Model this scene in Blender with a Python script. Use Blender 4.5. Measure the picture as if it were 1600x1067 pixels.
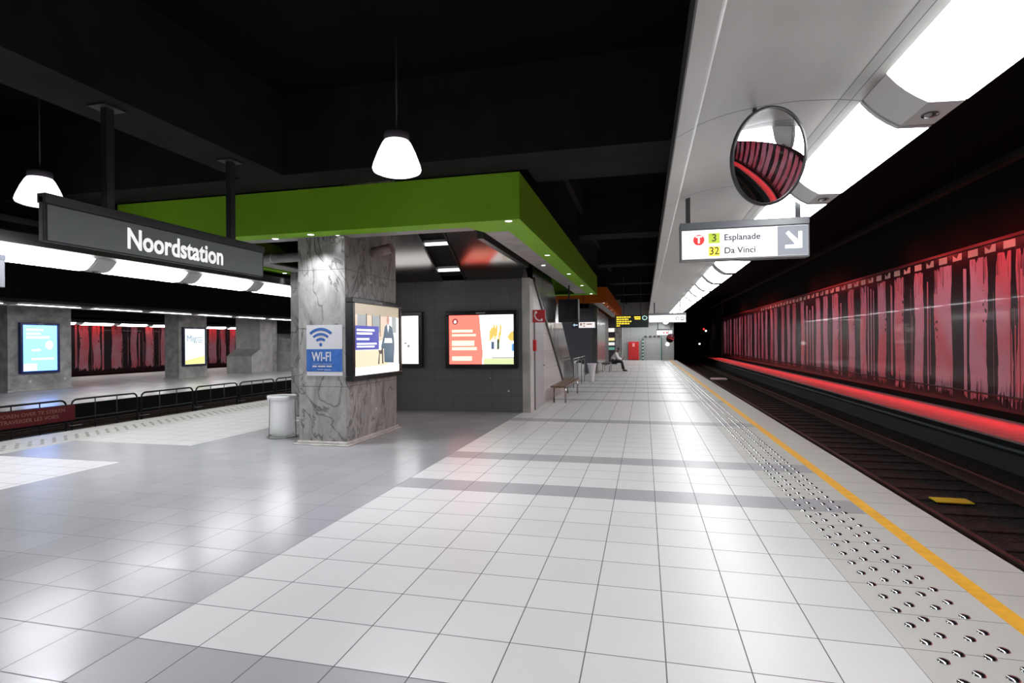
import bpy, bmesh, math, random
from mathutils import Vector, Matrix
random.seed(7)
R = math.radians
PI = math.pi
scene = bpy.context.scene
for o in list(bpy.data.objects):
    bpy.data.objects.remove(o, do_unlink=True)

# ------------------------------------------------------------------ camera, world, exposure
cam_data = bpy.data.cameras.new('camera')
cam_data.sensor_width = 36.0
cam_data.lens = 857.0 / 1600.0 * 36.0
cam_data.clip_end = 300
cam = bpy.data.objects.new('camera', cam_data)
scene.collection.objects.link(cam)
cam.matrix_world = (Matrix.Translation((0, 0, 1.6)) @ Matrix.Rotation(0.2370, 4, 'Z')
                    @ Matrix.Rotation(PI / 2 + 0.0005, 4, 'X') @ Matrix.Rotation(-0.0085, 4, 'Z'))
scene.camera = cam
world = bpy.data.worlds.new('underground')
scene.world = world
world.use_nodes = True
world.node_tree.nodes['Background'].inputs[0].default_value = (0.8, 0.85, 1.0, 1)
world.node_tree.nodes['Background'].inputs[1].default_value = 0.0
vs = scene.view_settings
vs.view_transform = 'Standard'
vs.look = 'None'
vs.exposure = 0.0
vs.gamma = 1.0
vs.use_curve_mapping = False

L_CANOPY = 15.0      # radiance of the canopy diffusers
L_PENDANT = 330.0    # watts in every pendant
L_RED = 1.0          # scale of the red strip lights

# ------------------------------------------------------------------ helpers
COL = scene.collection
MATS = {}

def mat(name, col=(0.5, 0.5, 0.5), rough=0.5, metal=0.0, emit=None, es=0.0, spec=0.5, coat=0.0, noise=None, bump=None, alpha=None, trans=0.0):
    if name in MATS: return MATS[name]
    m = bpy.data.materials.new(name); m.use_nodes = True
    nt = m.node_tree; b = nt.nodes['Principled BSDF']
    b.inputs['Base Color'].default_value = (*col, 1)
    b.inputs['Roughness'].default_value = rough
    b.inputs['Metallic'].default_value = metal
    b.inputs['Specular IOR Level'].default_value = spec
    b.inputs['Coat Weight'].default_value = coat
    b.inputs['Coat Roughness'].default_value = 0.04
    b.inputs['Transmission Weight'].default_value = trans
    if alpha is not None: b.inputs['Alpha'].default_value = alpha
    if emit is not None:
        b.inputs['Emission Color'].default_value = (*emit, 1)
        b.inputs['Emission Strength'].default_value = es
    if noise:   # (scale, amount) value mottling of the base colour
        tc = nt.nodes.new('ShaderNodeTexCoord'); n = nt.nodes.new('ShaderNodeTexNoise')
        n.inputs['Scale'].default_value = noise[0]; n.inputs['Detail'].default_value = 6
        nt.links.new(tc.outputs['Object'], n.inputs['Vector'])
        mr = nt.nodes.new('ShaderNodeMapRange')
        mr.inputs['From Min'].default_value = 0.3; mr.inputs['From Max'].default_value = 0.7
        mr.inputs['To Min'].default_value = 1 - noise[1]; mr.inputs['To Max'].default_value = 1 + noise[1]
        nt.links.new(n.outputs['Fac'], mr.inputs['Value'])
        mx = nt.nodes.new('ShaderNodeMix'); mx.data_type = 'RGBA'; mx.blend_type = 'MULTIPLY'
        mx.inputs['Factor'].default_value = 1
        mx.inputs['A'].default_value = (*col, 1)
        nt.links.new(mr.outputs['Result'], mx.inputs['B'])
        nt.links.new(mx.outputs['Result'], b.inputs['Base Color'])
    if bump:    # (scale, strength, distance)
        tc = nt.nodes.new('ShaderNodeTexCoord'); n = nt.nodes.new('ShaderNodeTexNoise')
        n.inputs['Scale'].default_value = bump[0]; n.inputs['Detail'].default_value = 4
        nt.links.new(tc.outputs['Object'], n.inputs['Vector'])
        bp = nt.nodes.new('ShaderNodeBump'); bp.inputs['Strength'].default_value = bump[1]; bp.inputs['Distance'].default_value = bump[2]
        nt.links.new(n.outputs['Fac'], bp.inputs['Height']); nt.links.new(bp.outputs['Normal'], b.inputs['Normal'])
    MATS[name] = m
    return m

class MB:
    """collects shapes, then becomes ONE mesh object"""
    def __init__(s): s.bm = bmesh.new()
    def poly(s, pts, mi=0):
        f = s.bm.faces.new([s.bm.verts.new(p) for p in pts]); f.material_index = mi; return f
    def box(s, x0, x1, y0, y1, z0, z1, mi=0):
        v = [s.bm.verts.new(p) for p in ((x0,y0,z0),(x1,y0,z0),(x1,y1,z0),(x0,y1,z0),(x0,y0,z1),(x1,y0,z1),(x1,y1,z1),(x0,y1,z1))]
        for q in ((3,2,1,0),(4,5,6,7),(0,1,5,4),(1,2,6,5),(2,3,7,6),(3,0,4,7)):
            f = s.bm.faces.new([v[i] for i in q]); f.material_index = mi
        return s
    def prism(s, pts, axis, a, b, mi=0):
        """2-D outline pts pushed along an axis from a to b"""
        def P(p, t):
            if axis == 'X': return (t, p[0], p[1])
            if axis == 'Y': return (p[0], t, p[1])
            return (p[0], p[1], t)
        lo = [s.bm.verts.new(P(p, a)) for p in pts]; hi = [s.bm.verts.new(P(p, b)) for p in pts]
        n = len(pts)
        for f in [s.bm.faces.new(lo[::-1]), s.bm.faces.new(hi)] + [s.bm.faces.new((lo[i], lo[(i+1) % n], hi[(i+1) % n], hi[i])) for i in range(n)]:
            f.material_index = mi
        return s
    def sheet(s, pts, axis, a, b, th, mi=0):
        """open profile with a thickness upward (Z)"""
        out = list(pts) + [(p[0], p[1] + th) for p in reversed(pts)]
        return s.prism(out, axis, a, b, mi)
    def tube(s, path, r, n=8, mi=0, closed=False, cap=True):
        path = [Vector(p) for p in path]; rings = []
        m = len(path)
        for i, p in enumerate(path):
            if closed: t = path[(i+1) % m] - path[i-1]
            else: t = path[min(i+1, m-1)] - path[max(i-1, 0)]
            t.normalize()
            up = Vector((0,0,1)) if abs(t.z) < 0.95 else Vector((1,0,0))
            a = t.cross(up).normalized(); b = t.cross(a).normalized()
            rr = r[i] if isinstance(r, (list, tuple)) else r
            rings.append([s.bm.verts.new(p + a*math.cos(2*PI*k/n)*rr + b*math.sin(2*PI*k/n)*rr) for k in range(n)])
        for i in range(m if closed else m-1):
            A, B = rings[i], rings[(i+1) % m]
            for k in range(n):
                f = s.bm.faces.new((A[k], A[(k+1) % n], B[(k+1) % n], B[k])); f.material_index = mi; f.smooth = True
        if cap and not closed:
            s.bm.faces.new(rings[0]).material_index = mi; s.bm.faces.new(rings[-1][::-1]).material_index = mi
        return s
    def lathe(s, prof, n=24, mi=0, c=(0,0,0), smooth=True):
        rings = []
        for r, z in prof:
            if r < 1e-5: rings.append([s.bm.verts.new((c[0], c[1], c[2]+z))])
            else: rings.append([s.bm.verts.new((c[0]+r*math.cos(2*PI*k/n), c[1]+r*math.sin(2*PI*k/n), c[2]+z)) for k in range(n)])
        for A, B in zip(rings, rings[1:]):
            for k in range(n):
                k2 = (k+1) % n
                if len(A) == 1 and len(B) == 1: break
                if len(A) == 1: f = s.bm.faces.new((A[0], B[k2], B[k]))
                elif len(B) == 1: f = s.bm.faces.new((A[k], A[k2], B[0]))
                else: f = s.bm.faces.new((A[k], A[k2], B[k2], B[k]))
                f.material_index = mi; f.smooth = smooth
        return s
    def build(s, name, mats, parent=None, bevel=0.0, loc=None, rot=None, recalc=True):
        if recalc: bmesh.ops.recalc_face_normals(s.bm, faces=s.bm.faces)
        me = bpy.data.meshes.new(name); s.bm.to_mesh(me); s.bm.free()
        for m in (mats if isinstance(mats, (list, tuple)) else [mats]): me.materials.append(m)
        o = bpy.data.objects.new(name, me); COL.objects.link(o)
        if parent: o.parent = parent
        if loc: o.location = loc
        if rot: o.rotation_euler = rot
        if bevel:
            md = o.modifiers.new('bevel', 'BEVEL'); md.width = bevel; md.segments = 2; md.limit_method = 'ANGLE'
        return o

def tag(o, label=None, cat=None, group=None, kind=None):
    if label: o['label'] = label
    if cat: o['category'] = cat
    if group: o['group'] = group
    if kind: o['kind'] = kind
    return o

def empty(name, loc=(0,0,0), rot=(0,0,0), label=None, cat=None, group=None):
    o = bpy.data.objects.new(name, None); COL.objects.link(o)
    o.location = loc; o.rotation_euler = rot; o.empty_display_size = 0.1
    return tag(o, label, cat, group)

def kids(o): return [c for c in bpy.data.objects if c.parent == o]

def dup(root, loc, rot=None, label=None):
    r = root.copy(); COL.objects.link(r); r.location = loc
    if rot: r.rotation_euler = rot
    if label: r['label'] = label
    for ch in kids(root):
        c = ch.copy(); COL.objects.link(c); c.parent = r
        for g in kids(ch):
            d = g.copy(); COL.objects.link(d); d.parent = c
    return r

def text(name, body, size, m, parent, loc, rot=(0,0,0), align='LEFT', bold=0.0, extrude=0.002, sx=1.0):
    cu = bpy.data.curves.new(name, 'FONT'); cu.body = body; cu.size = size; cu.align_x = align; cu.align_y = 'CENTER'
    cu.offset = bold; cu.extrude = extrude; cu.resolution_u = 4
    t = bpy.data.objects.new('tmp', cu); COL.objects.link(t)
    dg = bpy.context.evaluated_depsgraph_get(); dg.update()
    me = bpy.data.meshes.new_from_object(t.evaluated_get(dg))
    bpy.data.objects.remove(t, do_unlink=True)
    me.materials.clear(); me.materials.append(m)
    for v in me.vertices: v.co.x *= sx
    o = bpy.data.objects.new(name, me); COL.objects.link(o); o.parent = parent
    o.location = loc; o.rotation_euler = rot
    return o

FACE_CAM = (PI/2, 0, 0)          # local x -> +X, y -> up, z -> -Y
FACE_RIGHT = (PI/2, 0, PI/2)     # local x -> +Y, y -> up, z -> +X
ORD = ['first','second','third','fourth','fifth','sixth','seventh','eighth','ninth','tenth','eleventh','twelfth','thirteenth','fourteenth',
       'fifteenth','sixteenth','seventeenth','eighteenth','nineteenth','twentieth','twenty-first','twenty-second','twenty-third','twenty-fourth',
       'twenty-fifth','twenty-sixth','twenty-seventh','twenty-eighth','twenty-ninth','thirtieth']

# ------------------------------------------------------------------ materials
def tile_mat(name, col, period=(0.4, 0.4), off=(-0.31, 0.03), rough=0.2, joint=(0.12,0.12,0.125), jw=0.0032, var=0.05, use_x=True, spec=0.5, plane='XY', coat=0.0):
    m = bpy.data.materials.new(name); m.use_nodes = True; nt = m.node_tree; N = nt.nodes; Lk = nt.links.new
    b = N['Principled BSDF']
    tc = N.new('ShaderNodeTexCoord'); sp = N.new('ShaderNodeSeparateXYZ'); Lk(tc.outputs['Object'], sp.inputs[0])
    def M(op, a, bb=None, c=None):
        n = N.new('ShaderNodeMath'); n.operation = op
        for i, v in enumerate((a, bb, c)):
            if v is None: continue
            if isinstance(v, (int, float)): n.inputs[i].default_value = v
            else: Lk(v, n.inputs[i])
        return n.outputs[0]
    X, Y = (sp.outputs[0], sp.outputs[1]) if plane == 'XY' else ((sp.outputs[0], sp.outputs[2]) if plane == 'XZ' else (sp.outputs[1], sp.outputs[2]))
    xs = M('DIVIDE', M('SUBTRACT', X, off[0]), period[0]); ys = M('DIVIDE', M('SUBTRACT', Y, off[1]), period[1])
    dx = M('MULTIPLY', M('PINGPONG', xs, 0.5), period[0]); dy = M('MULTIPLY', M('PINGPONG', ys, 0.5), period[1])
    d = M('MINIMUM', dx, dy) if use_x else dy
    j = M('LESS_THAN', d, jw)
    cell = N.new('ShaderNodeCombineXYZ'); Lk(M('FLOOR', xs), cell.inputs[0]); Lk(M('FLOOR', ys), cell.inputs[1])
    wn = N.new('ShaderNodeTexWhiteNoise'); wn.noise_dimensions = '2D'; Lk(cell.outputs[0], wn.inputs['Vector'])
    nz = N.new('ShaderNodeTexNoise'); nz.inputs['Scale'].default_value = 1.3; nz.inputs['Detail'].default_value = 5
    Lk(tc.outputs['Object'], nz.inputs['Vector'])
    v = M('ADD', M('MULTIPLY', wn.outputs['Value'], var), M('MULTIPLY', nz.outputs['Fac'], var * 1.4))
    v = M('ADD', v, 1 - var * 1.2)
    mul = N.new('ShaderNodeMix'); mul.data_type = 'RGBA'; mul.blend_type = 'MULTIPLY'; mul.inputs['Factor'].default_value = 1
    mul.inputs['A'].default_value = (*col, 1); Lk(v, mul.inputs['B'])
    mx = N.new('ShaderNodeMix'); mx.data_type = 'RGBA'; Lk(j, mx.inputs['Factor']); Lk(mul.outputs['Result'], mx.inputs['A'])
    mx.inputs['B'].default_value = (*joint, 1); Lk(mx.outputs['Result'], b.inputs['Base Color'])
    rr = M('ADD', M('MULTIPLY', j, 0.5), M('ADD', M('MULTIPLY', wn.outputs['Value'], 0.04), M('ADD', M('MULTIPLY', nz.outputs['Fac'], 0.10), rough - 0.07)))
    Lk(rr, b.inputs['Roughness']); b.inputs['Specular IOR Level'].default_value = spec
    b.inputs['Coat Weight'].default_value = coat
    n2 = N.new('ShaderNodeTexNoise'); n2.inputs['Scale'].default_value = 5; Lk(tc.outputs['Object'], n2.inputs['Vector'])
    bp = N.new('ShaderNodeBump'); bp.inputs['Strength'].default_value = 0.12; bp.inputs['Distance'].default_value = 0.004
    Lk(M('SUBTRACT', n2.outputs['Fac'], M('MULTIPLY', j, 0.6)), bp.inputs['Height']); Lk(bp.outputs['Normal'], b.inputs['Normal'])
    MATS[name] = m
    return m

def stone_mat(name, c1, c2, vein, rough=0.35):
    m = bpy.data.materials.new(name); m.use_nodes = True; nt = m.node_tree; N = nt.nodes; Lk = nt.links.new
    b = N['Principled BSDF']; tc = N.new('ShaderNodeTexCoord')
    mp = N.new('ShaderNodeMapping'); mp.inputs['Rotation'].default_value = (0.5, 0.6, 0.4); mp.inputs['Scale'].default_value = (1.0, 1.0, 0.45)
    Lk(tc.outputs['Object'], mp.inputs[0])
    n1 = N.new('ShaderNodeTexNoise'); n1.inputs['Scale'].default_value = 3.0; n1.inputs['Detail'].default_value = 10; n1.inputs['Roughness'].default_value = 0.7
    n1.inputs['Distortion'].default_value = 1.2
    Lk(mp.outputs[0], n1.inputs['Vector'])
    r1 = N.new('ShaderNodeValToRGB'); r1.color_ramp.elements[0].position = 0.35; r1.color_ramp.elements[0].color = (*c1, 1)
    r1.color_ramp.elements[1].position = 0.65; r1.color_ramp.elements[1].color = (*c2, 1); Lk(n1.outputs['Fac'], r1.inputs[0])
    n2 = N.new('ShaderNodeTexNoise'); n2.inputs['Scale'].default_value = 1.7; n2.inputs['Detail'].default_value = 8; n2.inputs['Distortion'].default_value = 2.0
    Lk(mp.outputs[0], n2.inputs['Vector'])
    r2 = N.new('ShaderNodeValToRGB'); e = r2.color_ramp.elements
    e[0].position = 0.475; e[0].color = (0,0,0,1); e[1].position = 0.50; e[1].color = (1,1,1,1)
    k = e.new(0.525); k.color = (0,0,0,1)
    Lk(n2.outputs['Fac'], r2.inputs[0])
    mx = N.new('ShaderNodeMix'); mx.data_type = 'RGBA'; Lk(r2.outputs[0], mx.inputs['Factor']); Lk(r1.outputs[0], mx.inputs['A']); mx.inputs['B'].default_value = (*vein, 1)
    # slab joints every 0.9 m in height
    sp = N.new('ShaderNodeSeparateXYZ'); Lk(tc.outputs['Object'], sp.inputs[0])
    a = N.new('ShaderNodeMath'); a.operation = 'PINGPONG'; a.inputs[1].default_value = 0.46; Lk(sp.outputs[2], a.inputs[0])
    c = N.new('ShaderNodeMath'); c.operation = 'LESS_THAN'; c.inputs[1].default_value = 0.004; Lk(a.outputs[0], c.inputs[0])
    m2 = N.new('ShaderNodeMix'); m2.data_type = 'RGBA'; Lk(c.outputs[0], m2.inputs['Factor']); Lk(mx.outputs['Result'], m2.inputs['A']); m2.inputs['B'].default_value = (0.08,0.08,0.08,1)
    Lk(m2.outputs['Result'], b.inputs['Base Color']); b.inputs['Roughness'].default_value = rough
    MATS[name] = m
    return m

FL_LIGHT = tile_mat('light_floor_tile', (0.66, 0.655, 0.645), rough=0.36, spec=0.5)
FL_DARK = tile_mat('grey_floor_tile', (0.365, 0.365, 0.378), rough=0.225, spec=0.5)
FL_BAND = tile_mat('grey_band_tile', (0.37, 0.37, 0.385), rough=0.36, spec=0.5)
FL_EDGE = tile_mat('beige_edge_paver', (0.55, 0.54, 0.505), use_x=False, rough=0.36, joint=(0.2,0.19,0.18))
FL_FAR = tile_mat('far_floor_tile', (0.60, 0.59, 0.58), rough=0.22)
STONE = stone_mat('veined_grey_stone', (0.21, 0.205, 0.198), (0.40, 0.39, 0.375), (0.09, 0.088, 0.085), 0.28)
CONC = mat('raw_concrete', (0.37, 0.365, 0.35), 0.7, noise=(3.5, 0.35), bump=(30, 0.2, 0.01))
CONC_L = mat('light_concrete', (0.45, 0.44, 0.42), 0.55, noise=(2.5, 0.2))
CEIL = mat('black_ceiling_paint', (0.003, 0.003, 0.0031), 0.9, spec=0.08, noise=(1.0, 0.3))
BEAM = mat('black_beam_paint', (0.016, 0.0145, 0.014), 0.9, spec=0.12, noise=(2.0, 0.25))
BALLAST = mat('dark_ballast', (0.026, 0.026, 0.025), 0.95, spec=0.15, noise=(22, 0.8), bump=(28, 1.0, 0.05))
SLEEP = mat('sooty_sleeper_wood', (0.026, 0.024, 0.022), 0.9, spec=0.15, noise=(9, 0.5), bump=(40, 0.5, 0.01))
RAIL = mat('rusty_rail_steel', (0.085, 0.05, 0.04), 0.55, 0.6, noise=(14, 0.3))
RAILTOP = mat('worn_rail_top', (0.16, 0.12, 0.10), 0.38, 0.9)
GREEN = mat('green_fascia_paint', (0.22, 0.47, 0.02), 0.6, spec=0.2, noise=(0.8, 0.05))
ORANGE = mat('orange_fascia_paint', (0.55, 0.12, 0.012), 0.85, spec=0.08)
VAULT_W = (0.285, 0.28, 0.268)
BLACK_GL = mat('black_gloss_frame', (0.012, 0.013, 0.015), 0.25)
DARKG = mat('charcoal_sign_metal', (0.045, 0.05, 0.055), 0.4)
DARKP = mat('charcoal_post_metal', (0.02, 0.022, 0.026), 0.5)
STEEL = mat('brushed_stainless_steel', (0.42, 0.41, 0.40), 0.20, 1.0, noise=(1.2, 0.1))
STEEL_D = mat('dark_stainless_panel', (0.26, 0.245, 0.235), 0.16, 1.0)
ALU = mat('grey_aluminium_cover', (0.52, 0.52, 0.52), 0.4, 0.0)
YELLOW = mat('yellow_line_paint', (0.85, 0.43, 0.035), 0.5, noise=(12, 0.1))
STUD = mat('polished_steel_stud', (0.62, 0.62, 0.64), 0.18, 1.0)
DIFF = mat('glowing_white_diffuser', (0.9,0.9,0.9), 0.4, emit=(0.97, 0.98, 1.0), es=L_CANOPY)
GLOW_W = mat('backlit_white', (0.8,0.8,0.8), 0.4, emit=(1, 0.99, 0.97), es=1.25)
WHITE = mat('white_plastic', (0.75, 0.75, 0.74), 0.4)
RED_P = mat('red_paint', (0.55, 0.012, 0.016), 0.35)
WOOD = mat('brown_bench_wood', (0.16, 0.085, 0.05), 0.4, noise=(8, 0.4))
GLASSY = mat('clear_glass', (0.9, 0.95, 0.93), 0.02, trans=1.0, spec=0.5)

# ------------------------------------------------------------------ floor and platforms
Y0, Y1 = -5.0, 46.0
XS = [-10.5, -9.29, -6.99, -2.71, 1.29, 2.5]
bands = [2.03, 5.63, 7.23, 10.83, 14.83, 17.23, 18.83, 20.43, 22.03, 24.43, 28.83, 32.03, 36.83]
cuts = sorted(set([Y0, Y1] + [v for b_ in bands for v in (b_, b_ + 0.4)] + [-1.57, -1.97, 6.03, 7.23, 4.43, 13.6, 15.0]))
m = MB()
for i in range(len(XS) - 1):
    for a, b_ in zip(cuts, cuts[1:]):
        mid = (a + b_) / 2; inband = any(k < mid < k + 0.4 for k in bands + [-1.97])
        mi = 0
        if i == 2: mi = 1
        if i == 3 and inband: mi = 2
        if i == 4: mi = 3
        if i == 0: mi = 3
        if i == 1 and (6.03 < mid < 7.23 or -0.5 < mid < 2.4 or 13.6 < mid < 15.0): mi = 1
        m.poly([(XS[i], a, 0), (XS[i+1], a, 0), (XS[i+1], b_, 0), (XS[i], b_, 0)], mi)
        if i == 4 and inband:
            m.poly([(1.29, a, 0.0015), (1.96, a, 0.0015), (1.96, b_, 0.0015), (1.29, b_, 0.0015)], 2)
floor = m.build('floor', [FL_LIGHT, FL_DARK, FL_BAND, FL_EDGE], recalc=False)
tag(floor, 'grey and white tiled station platform floor', 'floor', kind='structure')
m = MB()
m.box(-10.45, 2.45, Y0, Y1, -0.7, -0.012)
tag(m.build('platform_base', mat('platform_side_concrete', (0.05,0.048,0.045), 0.8)), 'dark concrete body under the tiled platform', 'platform', kind='structure')

# far platform across the middle tracks
m = MB(); m.box(-28.2, -15.2, -2, 60, -0.7, -0.004)
tag(m.build('far_platform_base', mat('black_platform_side', (0.01,0.01,0.01), 0.9)), 'black side of the far platform', 'platform', kind='structure')
m = MB(); m.poly([(-28.2,-2,0),(-15.2,-2,0),(-15.2,60,0),(-28.2,60,0)])
tag(m.build('far_platform_floor', [FL_FAR], recalc=False), 'pale tiled floor of the platform across the tracks', 'floor', kind='structure')

# painted line
m = MB(); m.box(1.965, 2.075, Y0, Y1, 0.0, 0.003)
tag(m.build('safety_line', YELLOW), 'orange-yellow painted line along the right platform edge', 'line')
# tactile strips: rows of metal studs
def stud_bm(mm, x, y, z=0.0):
    mm.lathe([(0.029, 0.0), (0.025, 0.0065), (0.014, 0.0095), (0, 0.010)], 10, 0, (x, y, z))
strip = empty('tactile_strip', (1.6, 2.0, 0), label='warning strip of shiny metal studs beside the yellow line', cat='tactile paving')
sm = MB(); stud_bm(sm, 0, 0)
stud0 = sm.build('stud', STUD, strip)
rest = MB(); cnt = 0; first = True
yy = 2.25
while yy < 45.5:
    for x, dy in ((1.425, 0), (1.53, 0.09), (1.665, 0.085), (1.77, 0.175)):
        y = yy + dy
        if cnt < 96:
            s_ = stud0 if first else stud0.copy()
            if not first: COL.objects.link(s_)
            s_.parent = strip; s_.location = (x - 1.6, y - 2.0, 0.002); first = False
        else:
            if yy < 16: stud_bm(rest, x - 1.6, y - 2.0, 0.002)
            else: rest.lathe([(0.026, 0.0), (0.012, 0.0085), (0, 0.009)], 6, 0, (x - 1.6, y - 2.0, 0.002))
        cnt += 1
    yy += 0.177
tag(rest.build('studs', STUD, strip), kind='stuff')
m = MB(); yy = 3.0
DOT = mat('brown_grey_rubber_dot', (0.27, 0.25, 0.23), 0.6)
while yy < 30:
    for k in range(4):
        m.lathe([(0.03, 0), (0.024, 0.006), (0, 0.007)], 6, 0, (-9.95 + 0.13*k, yy + 0.09*(k % 2), 0.001))
    yy += 0.19
tag(m.build('tactile_strip', DOT), 'band of dark raised dots along the left platform edge', 'tactile paving', kind='stuff')

# ------------------------------------------------------------------ track beds
m = MB(); m.box(2.45, 7.0, Y0, 75, -0.95, -0.582)
tag(m.build('track_bed', BALLAST), 'dark ballast bed of the right track', 'track bed', kind='structure')
m = MB(); m.box(-15.25, -10.45, Y0, 60, -0.95, -0.60)
tag(m.build('track_bed', BALLAST), 'dark ballast bed between the two platforms', 'track bed', kind='structure')
def rail(x, label, y1=75):
    t = empty('rail', (x, 30, -0.56), label=label, cat='rail')
    mm = MB(); mm.prism([(-0.07,0),(0.07,0),(0.07,0.012),(0.012,0.03),(0.012,0.115),(0.034,0.125),(0.034,0.148),(-0.034,0.148),(-0.034,0.125),(-0.012,0.115),(-0.012,0.03),(-0.07,0.012)], 'Y', Y0-30, y1-30)
    mm.build('rail_web', RAIL, t)
    mm = MB(); mm.box(-0.026, 0.026, Y0-30, y1-30, 0.148, 0.153); mm.build('running_surface', RAILTOP, t)
rail(3.25, 'rusty rail nearest the right platform edge')
rail(4.73, 'rusty rail beside the red-lit ledge')
rail(-11.05, 'dark rail nearest the left platform edge', 60)
rail(-12.40, 'dark rail just before the black hoop fence', 60)
rail(-13.25, 'dark rail just behind the black hoop fence', 60)
rail(-14.55, 'dark rail nearest the far platform edge', 60)
SLEEPERS = 'sleepers under the right track'
sl = None
for i in range(100):
    y = 3.0 + 0.62*i
    if sl is None:
        mm = MB(); mm.box(-1.2, 1.2, -0.13, 0.13, -0.12, 0.035); sl = mm.build('sleeper', SLEEP, bevel=0.01); o = sl
        tag(sl, 'sooty sleeper lying in the ballast under the right track rails', 'sleeper', SLEEPERS)
    else:
        o = sl.copy(); COL.objects.link(o)
    o.location = (3.99 + random.uniform(-.02,.02), y, -0.595)
t = tag(MB().box(3.71, 4.14, 8.30, 8.52, -0.558, -0.540).build('yellow_marker_plate', mat('yellow_plate', (0.62, 0.56, 0.03), 0.5), bevel=0.004), 'yellow flat marker plate lying between the right track rails', 'plate')
t = tag(MB().box(3.55, 4.35, 31.6, 32.4, -0.57, -0.50).build('white_track_plate', WHITE, bevel=0.01), 'small white plate lying far down the right track', 'plate')

# ------------------------------------------------------------------ right wall, ledge and mural
m = MB(); m.box(6.85, 7.25, Y0, 52, -0.95, 5.0)
tag(m.build('wall_right', mat('black_wall_paint', (0.012,0.0115,0.0115), 0.85, spec=0.1)), 'dark wall behind the forest mural', 'wall', kind='structure')
m = MB(); m.box(6.75, 7.25, 52.0, 75, -0.95, 5.0)
tag(m.build('wall_tunnel_right', mat('tunnel_concrete', (0.07,0.075,0.072), 0.8, noise=(2,0.4))), 'grey tunnel wall beyond the mural', 'wall', kind='structure')
m = MB(); m.box(5.56, 6.85, Y0, 60, -0.035, 0.0)
tag(m.build('ledge_right', mat('ledge_concrete', (0.36,0.25,0.24), 0.7, noise=(5,0.12))), 'narrow ledge glowing red at the foot of the mural', 'ledge', kind='structure')
m = MB(); m.box(5.75, 6.75, Y0, 60, -0.62, -0.035)
tag(m.build('ledge_wall_right', mat('ledge_riser', (0.03,0.033,0.036), 0.7)), 'dark wall carrying the ledge', 'wall', kind='structure')
tag(MB().tube([(5.70, Y0, -0.20), (5.70, 60, -0.20)], 0.035, 8).build('cable_pipe', mat('blue_grey_pipe', (0.06,0.08,0.09), 0.5)), 'blue-grey cable pipe under the edge of the red ledge', 'pipe')

def print_mat(name, base, red, dark):
    """printed forest picture: mauve pink stock, red lamp glow painted as patches, black scratches"""
    mt = bpy.data.materials.new(name); mt.use_nodes = True; nt = mt.node_tree; N = nt.nodes; Lk = nt.links.new
    b = N['Principled BSDF']; tc = N.new('ShaderNodeTexCoord')
    mp = N.new('ShaderNodeMapping'); mp.inputs['Scale'].default_value = (1, 11, 0.5); Lk(tc.outputs['Object'], mp.inputs[0])
    n1 = N.new('ShaderNodeTexNoise'); n1.inputs['Scale'].default_value = 1.0; n1.inputs['Detail'].default_value = 8; n1.inputs['Roughness'].default_value = 0.75
    Lk(mp.outputs[0], n1.inputs['Vector'])
    r = N.new('ShaderNodeValToRGB'); r.color_ramp.elements[0].position = 0.335; r.color_ramp.elements[0].color = (1,1,1,1)
    r.color_ramp.elements[1].position = 0.35; r.color_ramp.elements[1].color = (0,0,0,1); Lk(n1.outputs['Fac'], r.inputs[0])
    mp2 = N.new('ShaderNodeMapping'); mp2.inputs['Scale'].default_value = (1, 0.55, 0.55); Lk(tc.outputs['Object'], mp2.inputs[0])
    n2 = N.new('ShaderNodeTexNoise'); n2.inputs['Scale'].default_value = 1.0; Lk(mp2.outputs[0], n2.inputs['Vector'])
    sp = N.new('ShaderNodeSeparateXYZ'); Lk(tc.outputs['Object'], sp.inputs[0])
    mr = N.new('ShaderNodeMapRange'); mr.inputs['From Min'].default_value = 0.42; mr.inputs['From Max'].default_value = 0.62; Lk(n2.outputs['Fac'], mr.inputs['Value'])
    c = N.new('ShaderNodeMix'); c.data_type = 'RGBA'; Lk(mr.outputs[0], c.inputs['Factor']); c.inputs['A'].default_value = (*base, 1); c.inputs['B'].default_value = (*red, 1)  # mixes the painted red lamp glow into the print colour
    d = N.new('ShaderNodeMix'); d.data_type = 'RGBA'; Lk(r.outputs[0], d.inputs['Factor']); Lk(c.outputs['Result'], d.inputs['A']); d.inputs['B'].default_value = (*dark, 1)
    Lk(d.outputs['Result'], b.inputs['Base Color']); b.inputs['Roughness'].default_value = 0.35
    b.inputs['Coat Weight'].default_value = 0.35; b.inputs['Coat Roughness'].default_value = 0.03
    MATS[name] = mt
    return mt
DARKM = (0.022, 0.008, 0.012)
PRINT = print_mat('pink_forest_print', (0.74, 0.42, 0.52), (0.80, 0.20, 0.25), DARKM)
MUR_BK = mat('maroon_black_print', DARKM, 0.3, coat=0.35, noise=(2.5, 0.4))

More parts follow.
